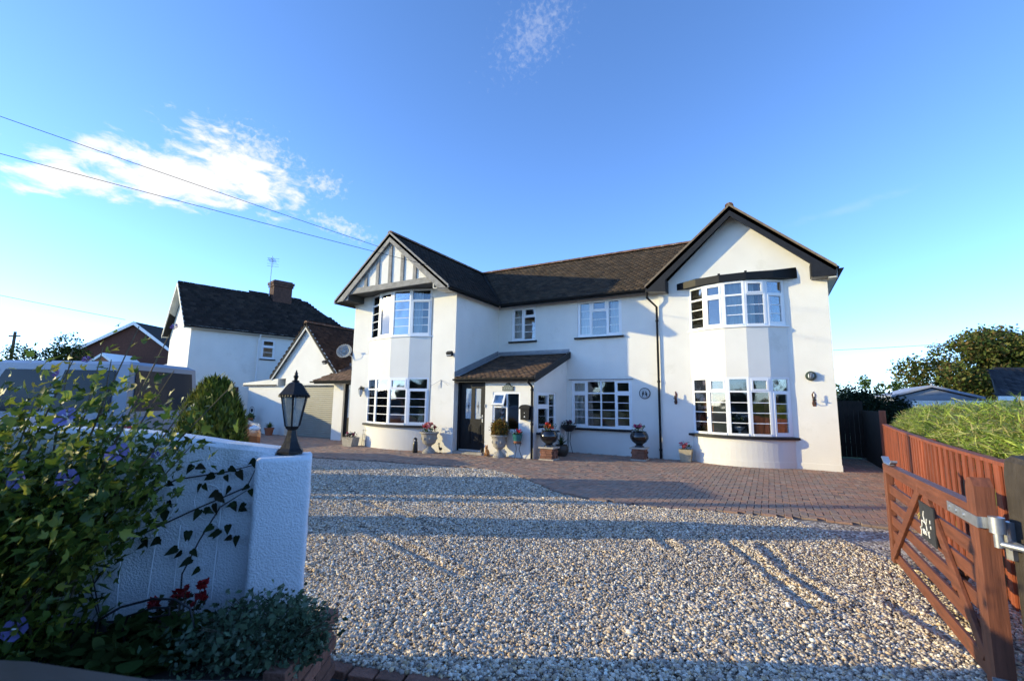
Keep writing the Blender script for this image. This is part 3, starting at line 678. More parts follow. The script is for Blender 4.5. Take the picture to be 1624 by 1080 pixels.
def gutter(parent, p, q, r=.055, drop=.0):
    p = Vector(p); q = Vector(q); d = (q-p).normalized(); side = d.cross(ZV); N_ = 8
    ring = lambda c, rr: [c+side*(rr*math.cos(t))-ZV*(rr*math.sin(t)) for t in [math.pi*k/(N_-1) for k in range(N_)]]
    g_ = MB(); A, B_ = ring(p, r), ring(q, r); A2, B2 = ring(p, r-.006), ring(q, r-.006)
    for k in range(N_-1): g_.poly([A[k], A[k+1], B_[k+1], B_[k]]); g_.poly([A2[k+1], A2[k], B2[k], B2[k+1]])
    for X_, X2 in ((A, A2), (B_, B2)):
        for k in range(N_-1): g_.poly([X_[k], X_[k+1], X2[k+1], X2[k]])
    g_.poly(A); g_.poly(B_[::-1])
    return g_.build('gutter', m_black, parent, smooth=50)
fa = MB(); fa.box(-8.22, -8.18, YLB+.06, 13.4, 4.86, 5.0); fa.build('fascia', m_black, house)
fa = MB(); fa.box(-8.15, RLE, 13.44, 13.48, 4.85, 4.99); fa.build('fascia', m_black, house)
fa = MB(); fa.box(1.60, 1.63, YRB+.06, 18.5, 4.72, 4.96); fa.build('fascia', m_soffit, house)
gutter(house, (-8.13, 13.36, 4.96), (-8.13, YLB+.04, 4.96)); gutter(house, (-8.08, 13.38, 4.95), (-2.95, 13.38, 4.95)); gutter(house, (1.705, YRB+.0, 4.93), (1.705, 18.5, 4.93)); gutter(house, (-13.24, YLB+.05, 4.95), (-13.24, 18.5, 4.95))
# left gable: barge boards, tie beam, studs
def slopept(cx, y, z, half, ez, s, t): return V(cx+s*half*(1-t), y, ez+(z-ez)*t)
for s_ in (-1, 1):
    half = 2.52; d = V(-s_*half, 0, RZ-EZ).normalized(); hn = V(d.z*(1 if d.x < 0 else -1), 0, abs(d.x))
    a = V(LX+s_*half, YLB, EZ-.02); b = V(LX, YLB, RZ-.0)
    dn = V(-s_*abs(d.z), 0, -abs(d.x))
    m = MB(); e = dn*.24
    m.prism([a+V(0, -.0, 0), b, b+V(0, 0, -.31), a+V(-s_*.42, 0, -.03), a+V(0, 0, -.06)], V(0, .045, 0)); m.build('barge_board', m_greytimber, house)
    m = MB(); m.prism([a+V(0, -.02, .03), b+V(0, -.02, .03), b+V(0, -.02, -.04), a+V(0, -.02, -.04)], V(0, .02, 0)); m.build('verge_strip', m_greytimber, house)
    # boxed eaves end
    m = MB(); x0, x1 = (XC-.12, -8.17) if s_ > 0 else (-13.17, XL+.62)
    if s_ > 0: m.prism([(x0-.12, YLB+.05, 4.965), (-8.20, YLB+.05, 4.965), (-8.25, YLB+.05, 5.06), (x0-.12, YLB+.05, 5.35)], V(0, .03, 0))
    else: m.prism([(-13.13, YLB+.05, 4.965), (XL+.42, YLB+.05, 4.965), (XL+.42, YLB+.05, 5.45), (-13.08, YLB+.05, 5.06)], V(0, .03, 0))
    m.build('eaves_box', m_greytimber, house)
gp_ = MB(); YG = YLB+.13
gp_.prism([(LX-2.2, YG, 5.22), (LX+2.2, YG, 5.22), (LX, YG, 6.95)], V(0, .05, 0)); gp_.build('gable_panel', m_wall, house)
tb = MB(); tb.prism([(LX-2.05, YLB+.06, 5.17), (LX+1.78, YLB+.06, 5.17), (LX+1.78, YLB+.06, 5.36), (LX-2.05, YLB+.06, 5.36)], V(0, .07, 0)); tb.build('tie_beam', m_greytimber, house)
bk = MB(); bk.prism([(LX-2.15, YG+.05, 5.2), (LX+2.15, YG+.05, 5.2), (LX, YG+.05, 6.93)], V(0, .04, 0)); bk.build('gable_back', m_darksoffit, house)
for x in (-11.78, -11.24, -10.68, -10.14, -9.60):
    zt = RZ-.34-abs(x-LX)*.818; m = MB(); m.box(x-.065, x+.065, YG-.045, YG-.002, 5.36, zt); m.build('timber_stud', m_greytimber, house)
m_verge = pmat('mortar_verge', (.20, .155, .11), .9, .3, 9, .3, 40)
# right gable barge boards, deep boxed ends
for s_ in (-1, 1):
    ez = EZ-.02; half = (RX-RLE) if s_ < 0 else (RRE-.04-RX); a = V(RX+s_*half, YRB, ez); b = V(RX, YRB, RZ-.02)
    m = MB()
    if s_ < 0: m.prism([a, b, b+V(0, 0, -.30), V(-2.46, YRB, 5.14), V(-2.46, YRB, 4.80), V(-3.0, YRB, 4.85)], V(0, .05, 0))
    else: m.prism([a, b, b+V(0, 0, -.30), V(1.10, YRB, 5.12), V(1.10, YRB, 4.77), V(1.60, YRB, 4.77)], V(0, .05, 0))
    m.build('barge_board', m_blackold, house)
    m = MB(); m.prism([a+V(0, -.03, .045), b+V(0, -.03, .045), b+V(0, -.03, -.02), a+V(0, -.03, -.02)], V(0, .17, 0)); m.build('verge_tile', m_verge, house)
    u = (b-a).normalized(); dn = V(-s_*u.z, 0, -abs(u.x))
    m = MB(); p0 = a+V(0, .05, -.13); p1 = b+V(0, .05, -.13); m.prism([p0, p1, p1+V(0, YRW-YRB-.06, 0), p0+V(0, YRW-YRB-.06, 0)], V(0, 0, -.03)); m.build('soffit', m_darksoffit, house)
    m = MB()
    if s_ < 0: m.prism([V(-2.46, YRB+.05, 4.80), V(-3.0, YRB+.05, 4.85), V(-3.0, YRW-.0, 4.85), V(-2.46, YRW-.004, 4.80)], V(0, 0, .03))
    else: m.prism([V(1.10, YRB+.05, 4.77), V(1.60, YRB+.05, 4.77), V(1.60, YRW-.004, 4.77), V(1.10, YRW-.004, 4.77)], V(0, 0, .03))
    m.build('eaves_box', m_greytimber, house)
    m = MB(); xx = -2.46 if s_ < 0 else 1.10; m.box(xx-.02, xx+.02, YRB+.05, YRW-.004, 4.80, 5.14); m.build('eaves_box', m_blackold, house)
# canopy over the right upper bay
cp = MB(); oa = arc(RBAY[0], RBAY[1], 1.34, 36, 5, .10); ia = arc(*RBAY, 5, -.05)
for i in range(5):
    cp.poly([oa[i]+ZV*4.87, oa[i+1]+ZV*4.87, oa[i+1]+ZV*5.06, oa[i]+ZV*5.06]); cp.poly([oa[i]+ZV*5.06, oa[i+1]+ZV*5.06, V(oa[i+1].x, YRW+.01, 5.17), V(oa[i].x, YRW+.01, 5.17)])
cp.poly([p+ZV*4.87 for p in oa][::-1]+[]); cp.poly([oa[0]+ZV*4.87, oa[0]+ZV*5.06, V(oa[0].x, YRW+.01, 5.17), V(oa[0].x, YRW+.01, 4.87)]); cp.poly([oa[5]+ZV*5.06, oa[5]+ZV*4.87, V(oa[5].x, YRW+.01, 4.87), V(oa[5].x, YRW+.01, 5.17)])
can = cp.build('bay_canopy', m_black, house)
for i in (2, 3):
    c = MB(); c.box(oa[i].x-.03, oa[i].x+.03, oa[i].y-.0, oa[i].y+.05, 5.05, 5.10); c.build('clip', m_black, can)
# porch roof
pr_ = roof_plane(house, [(-8.39, 11.17, 2.27), (-5.64, 11.17, 2.27), (-5.64, 13.76, 3.17), (-8.39, 13.76, 3.17)], name='porch_roof', cols=[(.085, .053, .036), (.07, .046, .034), (.10, .062, .042), (.06, .043, .034)])
gutter(house, (-8.39, 11.12, 2.22), (-5.62, 11.12, 2.22)); fa = MB(); fa.box(-8.39, -5.66, 11.17, 11.20, 2.12, 2.24); fa.build('fascia', m_black, house)
sf = MB(); sf.box(-8.39, -5.7, 11.21, YPF-.004, 2.19, 2.215); sf.build('soffit', m_soffit, house)
vb = MB(); vb.prism([(-5.645, 11.17, 2.10), (-5.645, 13.75, 3.0), (-5.645, 13.75, 3.2), (-5.645, 11.17, 2.30)], V(.035, 0, 0)); vb.build('barge_board', m_blackold, house)
fl_ = MB(); fl_.prism([(XC+.003, 11.17, 2.29), (XC+.003, 13.74, 3.19), (XC+.003, 13.74, 3.34), (XC+.003, 11.17, 2.44)], V(.02, 0, 0)); fl_.poly([(XC+.023, 11.17, 2.31), (-8.22, 11.17, 2.30), (-8.22, 13.6, 3.145), (XC+.023, 13.6, 3.16)][::1]); fl_.build('flashing', m_lead, house)
fl_ = MB(); fl_.box(XC+.03, -5.66, YM-.025, YM-.003, 3.2, 3.30); fl_.prism([(XC+.2, YM-.02, 3.205), (-5.66, YM-.02, 3.205), (-5.66, YM-.20, 3.14), (XC+.2, YM-.20, 3.14)], V(0, 0, .012)); fl_.build('flashing', m_lead, house)
# downpipes
dp = MB(); dp.tube([(-9.37, YL-.012, 4.9), (-9.37, YL-.012, 3.0), (-9.35, YL-.012, 2.0), (-9.36, YL-.012, .9)], .009, 5); dp.build('cable_run', m_lead, house)
dp = MB(); dp.tube([(-3.02, 13.38, 4.92), (-3.02, 13.38, 4.68), (-2.79, YRW-.05, 4.42), (-2.79, YRW-.05, -.02)], .034, 10)
for z in (.25, 2.2, 4.0): dp.tube([(-2.79, YRW-.05, z-.03), (-2.79, YRW-.05, z+.03)], .045, 10)
dp.build('downpipe', m_black, house, smooth=50)
dp = MB(); dp.tube([(-5.80, 11.12, 2.2), (-5.80, 11.12, 2.1), (-5.80, YPF-.05, 1.98), (-5.80, YPF-.05, -.02)], .034, 10)
for z in (.95, 1.9): dp.tube([(-5.80, YPF-.05, z-.03), (-5.80, YPF-.05, z+.03)], .043, 10)
dp.build('downpipe', m_black, house, smooth=50)
# ================================================================== OTHER BUILDINGS
garage = thing('garage', 'white gabled garage with a grey roller door and brown tiled roof, left of the house', 'garage', (-16.7, 12.2, 0))
GY, GX, GH = 12.2, -16.95, 2.2
w = MB(); wall(w, (-18.25, GY, 0), EX, -EY, 3.35, -.06, 2.55, [(.14, 3.15, -.06, 2.10)], .25)
w.poly([(-19.05, GY, 2.55), (-14.9, GY, 2.55), (GX, GY, 4.62)]); w.poly([(-18.25, GY+.001, 2.4), (-19.05, GY+.001, 2.4), (-19.05, GY+.001, 2.55), (-18.25, GY+.001, 2.55)][::-1])
wall(w, (-18.25, 18, 0), -EY, -EX, 18-GY, -.06, 2.6); wall(w, (-14.9, GY, 0), EY, EX, 5.8, -.06, 2.7)
w.build('wall', m_wall, garage)
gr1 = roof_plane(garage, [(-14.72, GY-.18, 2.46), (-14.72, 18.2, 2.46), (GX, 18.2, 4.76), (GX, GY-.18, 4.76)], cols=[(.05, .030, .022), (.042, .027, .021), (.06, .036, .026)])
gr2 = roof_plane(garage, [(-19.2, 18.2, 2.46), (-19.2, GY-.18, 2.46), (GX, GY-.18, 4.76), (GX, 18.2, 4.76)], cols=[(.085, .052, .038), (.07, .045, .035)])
ridge(gr1, (GX, GY-.18, 4.79), (GX, 18.2, 4.79))
for s_ in (-1, 1):
    a = V(GX+s_*2.22, GY-.16, 2.47); b = V(GX, GY-.16, 4.72); m = MB(); m.prism([a, b, b+V(0, 0, -.24), a+V(-s_*.1, 0, -.14)], V(0, .04, 0)); m.build('barge_board', m_soffit, garage)
rd = MB()
door_root = None
m_roll = pmat('grey_green_shutter', (.27, .26, .215), .5, .1, 2)
rd.box(-18.1, -15.1, GY+.20, GY+.23, -.03, 2.1); rdo = rd.build('roller_door', m_roll, garage)
for i in range(25):
    z = i*.082; m = MB(); m.prism([(-18.09, GY+.199, z), (-18.09, GY+.178, z+.018), (-18.09, GY+.178, z+.06), (-18.09, GY+.199, z+.078)], EX*2.98); m.build('slat', m_roll, rdo)
m = MB(); m.box(-18.2, -15.0, GY-.03, GY-.003, 2.11, 2.2); m.build('lintel', m_soffit, garage)
# flat roofed store on the garage's left
store = thing('flat_roofed_store', 'low white flat-roofed store with a mossy parapet joined to the garage', 'outbuilding', (-19.6, 12.25, 0))
w = MB(); wall(w, (-21.0, GY+.02, 0), EX, -EY, 2.74, -.06, 2.08); wall(w, (-21.0, 16, 0), -EY, -EX, 3.78, -.06, 2.08); w.build('wall', m_wall, store)
m = MB(); m.prism([(-21.25, GY-.12, 2.08), (-18.62, GY-.12, 2.08), (-18.62, GY-.12, 2.40), (-21.25, GY-.12, 2.22)], EY*3.9); m.build('fascia', m_soffit, store)
m = MB(); m.prism([(-21.2, GY-.14, 2.09), (-18.7, GY-.14, 2.09), (-18.7, GY-.14, 2.14), (-21.2, GY-.14, 2.14)], EY*.02); m.build('rotten_trim', pmat('rotten_trim', (.05, .04, .03), .9, .5, 25), store)
# side porch between garage and house
sp = thing('side_porch', 'small lean-to side porch with tiled roof and black glazed door between garage and house', 'porch', (-14.0, 12, 0))
m = MB(); m.box(-14.78, -14.22, 11.92, 12.3, -.06, 2.2); m.build('pillar', m_wall, sp)
m = MB(); m.box(-14.22, -14.16, 12.0, 12.08, 0, 2.2); m.box(-13.4, -13.34, 12.0, 12.08, 0, 2.2); m.box(-14.16, -13.4, 12.0, 12.08, 2.1, 2.2); m.build('door_frame', m_black, sp)
m = MB(); m.box(-14.16, -13.4, 12.02, 12.06, .05, .86); m.box(-14.16, -14.06, 12.02, 12.06, .86, 2.1); m.box(-13.5, -13.4, 12.02, 12.06, .86, 2.1); d_ = m.build('side_door', m_black, sp)
m = MB(); m.box(-14.06, -13.5, 12.035, 12.045, .86, 2.1); m.build('door_glass', m_frost, d_)
m = MB(); m.box(-13.34, -12.995, 12.0, 12.1, -.06, 2.2); m.build('wall', m_wall, sp)
spr = roof_plane(sp, [(-15.35, 11.38, 2.27), (-13.0, 11.38, 2.27), (-13.0, 12.75, 2.9), (-15.0, 12.75, 2.9)], cols=[(.11, .07, .05), (.09, .06, .045), (.13, .08, .058)])
gutter(sp, (-15.4, 11.33, 2.22), (-12.93, 11.33, 2.22)); m = MB(); m.box(-15.3, -13.02, 11.40, 11.43, 2.12, 2.24); m.build('fascia', m_black, sp)
m = MB(); m.box(-15.2, -13.02, 11.44, 12.2, 2.2, 2.215); m.build('soffit', m_soffit, sp)
m = MB(); m.prism([(-13.03, 11.36, 2.28), (-13.03, 12.75, 2.92), (-13.03, 12.75, 3.06), (-13.03, 11.36, 2.42)], V(-.03, 0, 0)); m.prism([(-14.9, 12.72, 2.9), (-13.05, 12.72, 2.9), (-13.05, 12.72, 3.02), (-14.9, 12.72, 3.02)], V(0, .03, 0)); m.build('flashing', m_lead, sp)

# neighbour's white house
NB = V(-24.19, 11.03, 0); ND = V(.242, .970, 0); NR = V(.970, -.242, 0)
nb = thing('neighbour_house', 'neighbouring white house with a dark slate roof and brick chimney behind the garage', 'house', tuple(NB-NR*2.6))
def N_(r, d, z): return NB+NR*r+ND*d+ZV*z
NWd, NL = 5.0, 9.0
w = MB(); wall(w, N_(0, 0, 0), ND, NR, NL, -.06, 5.0, [(3.18, 3.85, 3.62, 4.66)], .1)
wall(w, N_(-NWd, 0, 0), NR, -ND, NWd, -.06, 5.0); w.poly([N_(-NWd, 0, 5.0), N_(0, 0, 5.0), N_(-NWd/2, 0, 7.35)])
wall(w, N_(-NWd, NL, 0), -ND, -NR, NL, -.06, 5.0); w.build('wall', m_wall, nb)
nro = roof_plane(nb, [N_(.28, -.35, 4.95), N_(.28, NL+.3, 4.95), N_(-NWd/2, NL-2.8, 7.62), N_(-NWd/2, -.35, 7.55)], tw=.25, g=.2, cols=[(.022, .018, .017), (.027, .022, .02), (.018, .016, .015), (.033, .026, .022)])
roof_plane(nb, [N_(-NWd-.28, NL+.3, 4.95), N_(-NWd-.28, -.35, 4.95), N_(-NWd/2, -.35, 7.55), N_(-NWd/2, NL-2.8, 7.62)], tiles=False)
roof_plane(nb, [N_(.28, NL+.3, 4.95), N_(-NWd-.28, NL+.3, 4.95), N_(-NWd/2, NL-2.8, 7.62)], tiles=False)
for s_ in (0, 1):
    a = N_(.28 if s_ else -NWd-.28, -.36, 4.93); b = N_(-NWd/2, -.36, 7.52); m = MB(); m.prism([a, b, b-ZV*.2, a-ZV*.14], ND*.04); m.build('barge_board', m_soffit, nb)
    m = MB(); m.prism([a-ZV*.1, b-ZV*.14, b-ZV*.14+ND*.34, a-ZV*.1+ND*.34], -ZV*.02); m.build('soffit', m_soffit, nb)
m = MB(); m.beam(N_(.24, -.3, 4.9), N_(.24, NL, 4.9), V(0, 0, .07), NR*.02); m.build('fascia', m_soffit, nb)
gutter(nb, N_(.34, -.35, 4.93), N_(.34, NL, 4.93))
window(nb, [(N_(0, 3.18, 0), N_(0, 3.85, 0), [dict(w=1, t=.3, ts=1, s=1, bars=1)])], 3.62, 4.66, inset=.04)
m = MB(); m.beam(N_(.0, 3.12, 3.58), N_(.0, 3.9, 3.58), V(0, 0, .03), NR*.06); m.build('window_sill', m_black, nb)
m = MB(); m.tube([N_(.30, 3.0, 4.88), N_(.06, 3.0, 4.55), N_(.06, 3.0, 0)], .045, 8); m.build('downpipe', m_upvc, nb, smooth=50)
# chimney, course by course
ch = MB(); cc = N_(-NWd/2+.05, 4.72, 0); m_chb = pmat('shade_dark_brick', (.085, .042, .03), .9, .35, 9, .6, 40)  # chimney's shaded side is put into this darker brick colour
for i in range(22):
    k = .40+(.05 if i in (17, 18) else 0)+(.09 if i in (19, 20) else 0); ch.obox(cc+ZV*(6.9+i*.075), NR*k, ND*(k+.12), V(0, 0, .034)); ch.obox(cc+ZV*(6.937+i*.075), NR*(k-.012), ND*(k+.108), V(0, 0, .004))
chim = ch.build('chimney', m_chb, nb)
aer = thing('television_aerial', 'television aerial on a pole beside the brick chimney', 'aerial', tuple(cc+ZV*7.6-ND*.62))
ac = cc-ND*.62; m = MB(); m.tube([ac+ZV*7.2, ac+ZV*10.0], .025, 6); m.build('mast', m_steel, aer)
m = MB(); bd = (NR*.9-ND*.4).normalized(); sdv = V(-bd.y, bd.x, 0)
m.tube([ac+ZV*9.75-bd*.45, ac+ZV*9.75+bd*.45], .018, 5)
for i in range(7): c = ac+ZV*9.75+bd*(-.42+i*.14); m.tube([c-sdv*.2, c+sdv*.2], .008, 4)
for z in (-.25, -.1, .1, .25): m.tube([ac+ZV*(9.75+z)-bd*.47-sdv*.32, ac+ZV*(9.75+z)-bd*.47+sdv*.32], .008, 4)
m.tube([ac+ZV*9.45-bd*.47, ac+ZV*10.05-bd*.47], .01, 4); m.build('antenna', m_steel, aer)

# brick house further left, its gable towards us
def bp(lat, w, z): return S(lat, w, z)
bh = thing('brick_gable_house', 'distant red brick house whose wide gable has white verge boards', 'house', tuple(S(-39, 45)))
GA, GB = -44.6, -33.4; m_bd = pmat('dark_red_brickwork', (.085, .034, .024), .9, .2, 6, .3, 30)
m = MB(); m.prism([S(GA, 45, -.1), S(GB, 45, -.1), S(GB, 45, 5.6), S((GA+GB)/2+.9, 45, 8.7), S(GA, 45, 5.6)], SYV*9); m.build('wall', m_bd, bh)
AP = S((GA+GB)/2+.9, 44.7, 8.95)
for e in (GA-.5, GB+.5):
    roof_plane(bh, [S(e, 44.7, 5.35), S(e, 54, 5.35), AP+SYV*9.3, AP], tiles=False, thick=.16, mat=m_slab)
    m = MB(); m.prism([S(e, 44.66, 5.35), AP-SYV*.04, AP-SYV*.04-ZV*.34, S(e, 44.66, 5.06)], SYV*.05); m.build('barge_board', m_upvc, bh)
dr = thing('dark_roofed_house', 'far house showing only a plain black tiled roof beside the brick gable', 'house', tuple(S(-46, 50)))
m = MB(); m.prism([S(-50.5, 50, 6.2), S(-42, 50, 6.2), S(-42, 54.2, 8.4), S(-49, 54.2, 8.4)], ZV*.15); m.build('roof', pmat('black_concrete_tile', (.02, .02, .024), .8, .2, 2), dr)
m = MB(); m.prism([S(-50, 50.4, -.1), S(-42.4, 50.4, -.1), S(-42.4, 54, -.1), S(-50, 54, -.1)], ZV*6.2); m.build('wall', m_bd, dr)
pg = thing('little_gable_porch', 'small porch gable with white trim and orange brick in front of the brick house', 'porch', tuple(S(-36.5, 40)))
m = MB(); m.prism([S(-37.8, 40, -.1), S(-35.2, 40, -.1), S(-35.2, 40, 4.1), S(-36.5, 40, 4.95), S(-37.8, 40, 4.1)], SYV*3); m.build('wall', pmat('orange_brick', (.32, .13, .06), .9, .2, 6), pg)
for e in (-38.2, -34.8): m = MB(); m.prism([S(e, 39.9, 3.9), S(-36.5, 39.9, 5.05), S(-36.5, 39.9, 5.3), S(e, 39.9, 4.1)], SYV*3.2); m.build('roof', m_upvc, pg)
cv = thing('conservatory', 'white framed conservatory with pale glass roof beside the neighbouring house', 'conservatory', tuple(S(-17.7, 25.5)))
m = MB(); m_cgl = pmat('conservatory_roof', (.45, .55, .66), .2)
m.prism([S(-20.3, 24, 2.55), S(-16.9, 24, 2.55), S(-17.2, 26.5, 3.45), S(-20.0, 26.5, 3.45)], ZV*.04); m.build('roof', m_cgl, cv)
m = MB()
for t in np.linspace(0, 1, 5): m.tube([S(-20.3+3.4*t, 24, 2.62), S(-20.0+2.8*t, 26.5, 3.52)], .04, 5)
m.beam(S(-20.35, 24, 2.5), S(-16.85, 24, 2.5), V(0, 0, .09), SYV*.05); m.beam(S(-20.0, 26.5, 3.55), S(-17.2, 26.5, 3.55), V(0, 0, .1), SYV*.06); m.build('roof_frame', m_upvc, cv)
m = MB(); m.beam(S(-20.2, 24.1, 1.2), S(-17, 24.1, 1.2), V(0, 0, 1.2), SYV*.05); m.build('wall', m_cgl, cv)
for l_ in (-20.2, -19.1, -18.0, -16.95): m = MB(); m.beam(S(l_, 24.02, 0), S(l_, 24.02, 2.5), SX*.05, SYV*.04); m.build('mullion', m_upvc, cv)

# sheds behind the right hand fence
m_gclad = pmat('grey_cladding', (.30, .31, .34), .6, .06, 3); m_groof = pmat('grey_roof_edge', (.34, .36, .42), .5)
sh = thing('grey_shed', 'grey clad shed with a shallow gable roof beyond the bamboo', 'shed', (6.3, 26.6, 0))
def Sh(l, w, z): return S(l, w, z)
sx0, sxa, sx1, sy = 4.98, 6.23, 7.72, 26.5
m = MB(); m.prism([(sx0, sy, -.1), (sx1, sy, -.1), (sx1, sy, 1.90), (sxa, sy, 2.36), (sx0, sy, 1.96)], EY*4); m.build('wall', m_gclad, sh)
for i in range(10):
    z = .25+i*.205; a = sx0+.03 if z < 1.78 else sx0+.03+(z+.18-1.96)*3.1; b = sx1-.03 if z < 1.72 else sx1-.03-(z+.18-1.90)*3.2
    m = MB(); m.prism([(a, sy-.004, z), (b, sy-.004, z), (b, sy-.004, z+.185), (a, sy-.004, z+.185)], V(0, -.016, 0)); m.build('cladding_board', m_gclad, sh)
for e, ez in ((sx0-.16, 1.97), (sx1+.16, 1.92)): m = MB(); m.prism([(e, sy-.18, ez), (sxa, sy-.18, 2.42), (sxa, sy-.18, 2.51), (e, sy-.18, ez+.09)], EY*4.4); m.build('roof', m_groof, sh)
m = MB(); m.lathe([(.05, 2.49), (.05, 2.54), (.02, 2.58)], (sxa, sy-.16, 0), 8); m.build('finial', m_groof, sh)
s2 = thing('slate_roofed_outbuilding', 'white outbuilding with a dark slate roof at the far right edge', 'outbuilding', tuple(S(18.6, 17.5)))
m = MB(); m.prism([S(17.35, 16.1, -.1), S(23, 16.1, -.1), S(23, 16.1, 1.82), S(17.35, 16.1, 1.82)], SYV*3.5); m.build('wall', m_wall, s2)
ro = roof_plane(s2, [S(17.05, 15.85, 1.98), S(23, 15.85, 1.98), S(23, 18, 3.1), S(19.2, 18, 3.1)], tw=.3, g=.2, cols=[(.03, .03, .035), (.04, .04, .046), (.025, .025, .03)])
m = MB(); m.beam(S(17.05, 15.83, 1.9), S(23, 15.83, 1.9), V(0, 0, .075), SYV*.02); m.build('fascia', m_upvc, s2)

# ================================================================== FENCES, GATE
m_fence = pmat('red_stained_board', (.25, .066, .030), .7, .12, 4, .35, 30, objvar=.24, grain=(22, 22, 1.6, .42), stain=((.12, .05, .035), 3.5, .60, .6))
m_gate = pmat('brown_stained_timber', (.175, .058, .028), .6, .15, 4, .35, 30, objvar=.08, grain=(28, 2.2, 28, .42), stain=((.085, .05, .03), 4, .58, .55))
m_gatev = pmat('brown_stained_upright', (.175, .06, .03), .6, .15, 4, .35, 30, objvar=.08, grain=(30, 30, 2, .42))
m_dk = pmat('shade_dark_board', (.022, .015, .011), .9, .3, 6)  # near-black: the shade of the passage is put into the board colour
fe = thing('board_fence', 'low red stained board fence curving along the right side of the drive', 'fence', (1.9, 9, 0))
y = 3.95; k = 0
while y < 14.35:
    wd = random.uniform(.105, .125); x0, x1 = fence_x(y), fence_x(y+wd); zt = (1.12 if y > 4.9 else 1.06)+random.gauss(0, .006)
    off = .0 if k % 2 else .02; d = V(x1-x0, wd, 0).normalized(); nn = V(-d.y, d.x, 0)
    if y > 5.1 or True:
        m = MB(); m.beam(V(x0, y+.004, (zt-.05)/2)+nn*off, V(x1, y+wd-.004, (zt-.05)/2)+nn*off, V(0, 0, (zt+.05)/2), nn*.009); m.build('fence_board', m_fence, fe)
    y += wd; k += 1
for z in (.35, .92):
    m = MB(); ys = np.linspace(3.95, 14.35, 12)
    for i in range(11): m.beam(V(fence_x(ys[i])+.05, ys[i], z), V(fence_x(ys[i+1])+.05, ys[i+1], z), V(0, 0, .04), V(.025, 0, 0))
    m.build('fence_rail', m_fence, fe)
m = MB(); ys = np.linspace(3.95, 14.35, 12)
for i in range(11): m.beam(V(fence_x(ys[i])+.01, ys[i], 1.135), V(fence_x(ys[i+1])+.01, ys[i+1], 1.135), V(0, 0, .016), V(.045, 0, 0))
m.build('capping_rail', m_fence, fe)
for y in (5.6, 8.4, 11.4):
    m = MB(); m.box(fence_x(y)+.03, fence_x(y)+.12, y-.045, y+.045, -.08, 1.15); m.build('fence_post', m_fence, fe)
m = MB(); m.box(2.36, 2.48, 14.34, 14.47, -.08, 1.47); m.build('fence_post', m_fence, fe, bevel=.01)
pf = thing('passage_fence', 'taller brown fence running back beside the house passage', 'fence', (2.5, 16, 0))
y = 14.5
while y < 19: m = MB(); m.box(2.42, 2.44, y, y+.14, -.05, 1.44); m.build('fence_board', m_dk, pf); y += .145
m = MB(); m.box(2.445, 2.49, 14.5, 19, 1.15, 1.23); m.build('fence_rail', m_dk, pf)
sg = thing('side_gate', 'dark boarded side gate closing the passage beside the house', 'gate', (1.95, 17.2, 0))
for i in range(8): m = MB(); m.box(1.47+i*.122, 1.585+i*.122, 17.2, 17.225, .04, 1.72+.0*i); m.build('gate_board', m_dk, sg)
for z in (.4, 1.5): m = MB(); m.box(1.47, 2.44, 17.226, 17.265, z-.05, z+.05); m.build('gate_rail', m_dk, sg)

ga = thing('field_gate', 'open brown timber five-bar gate with galvanised hinge at the right', 'gate', (1.02, 5, 0))
GXc = 1.03; yN, yF = 3.68, 6.12
def gz(y): return (y-yN)/(yF-yN)
# rails taper towards the latch end
m = MB(); m.prism([(GXc-.035, yN+.07, .905), (GXc-.035, yF, .92), (GXc-.035, yF, 1.0), (GXc-.035, yN+.07, 1.03)], EX*.07); m.build('gate_rail', m_gate, ga, bevel=.006)
for z in (.755, .60, .45, .30, .10):
    h_ = .046 if z > .2 else .05
    m = MB(); m.box(GXc-.012, GXc+.012, yN+.05, yF-.04, z-h_, z+h_); m.build('gate_rail', m_gate, ga, bevel=.004)
m = MB(); m.box(GXc-.034, GXc+.034, yF-.055, yF+.035, .03, 1.0); m.build('gate_stile', m_gatev, ga, bevel=.006)
m = MB(); m.prism([(GXc-.042, yN-.06, .02), (GXc-.042, yN+.075, .02), (GXc-.042, yN+.075, 1.13), (GXc-.042, yN+.045, 1.185), (GXc-.042, yN-.015, 1.195), (GXc-.042, yN-.06, 1.15)], EX*.084); m.build('gate_stile', m_gatev, ga, bevel=.008)
def brace(p, q, hw=.043, xo=-.026): 
    p = V(GXc+xo, *p); q = V(GXc+xo, *q); d = (q-p).normalized(); n = V(0, -d.z, d.y); m = MB(); m.beam(p, q, n*hw, V(.0125, 0, 0)); m.build('gate_brace', m_gate, ga, bevel=.004)
brace((6.02, .12), (4.86, .93)); brace((4.70, .93), (3.78, .18)); brace((3.76, .84), (4.45, .34), .04, .026)
hg = MB()
for z0 in (.93, ):
    hg.box(GXc-.050, GXc-.044, yN-.08, yN+.42, .925, .985); hg.box(GXc-.048, GXc+.048, yN-.070, yN-.062, .925, .985); hg.box(GXc+.044, GXc+.050, yN-.08, yN+.42, .925, .985)
    for yy in (yN+.12, yN+.25, yN+.37): hg.tube([(GXc-.058, yy, .955), (GXc-.044, yy, .955)], .012, 8)
hinge = hg.build('hinge_strap', m_steel, ga)
m = MB(); m.tube([(GXc+.02, yN-.115, .915), (GXc+.02, yN-.115, 1.0)], .034, 14); m.tube([(GXc+.02, yN-.115, .84), (GXc+.02, yN-.115, .915)], .021, 12); m.tube([(GXc+.02, yN-.115, .86), (GXc+.10, yN-.20, .86)], .016, 8); m.build('hinge_pin', m_steel, hinge, smooth=50)
m = MB(); m.box(GXc-.06, GXc+.06, yN-.08, yN-.07, .05, .15); m.build('bottom_hinge', m_steel, ga)
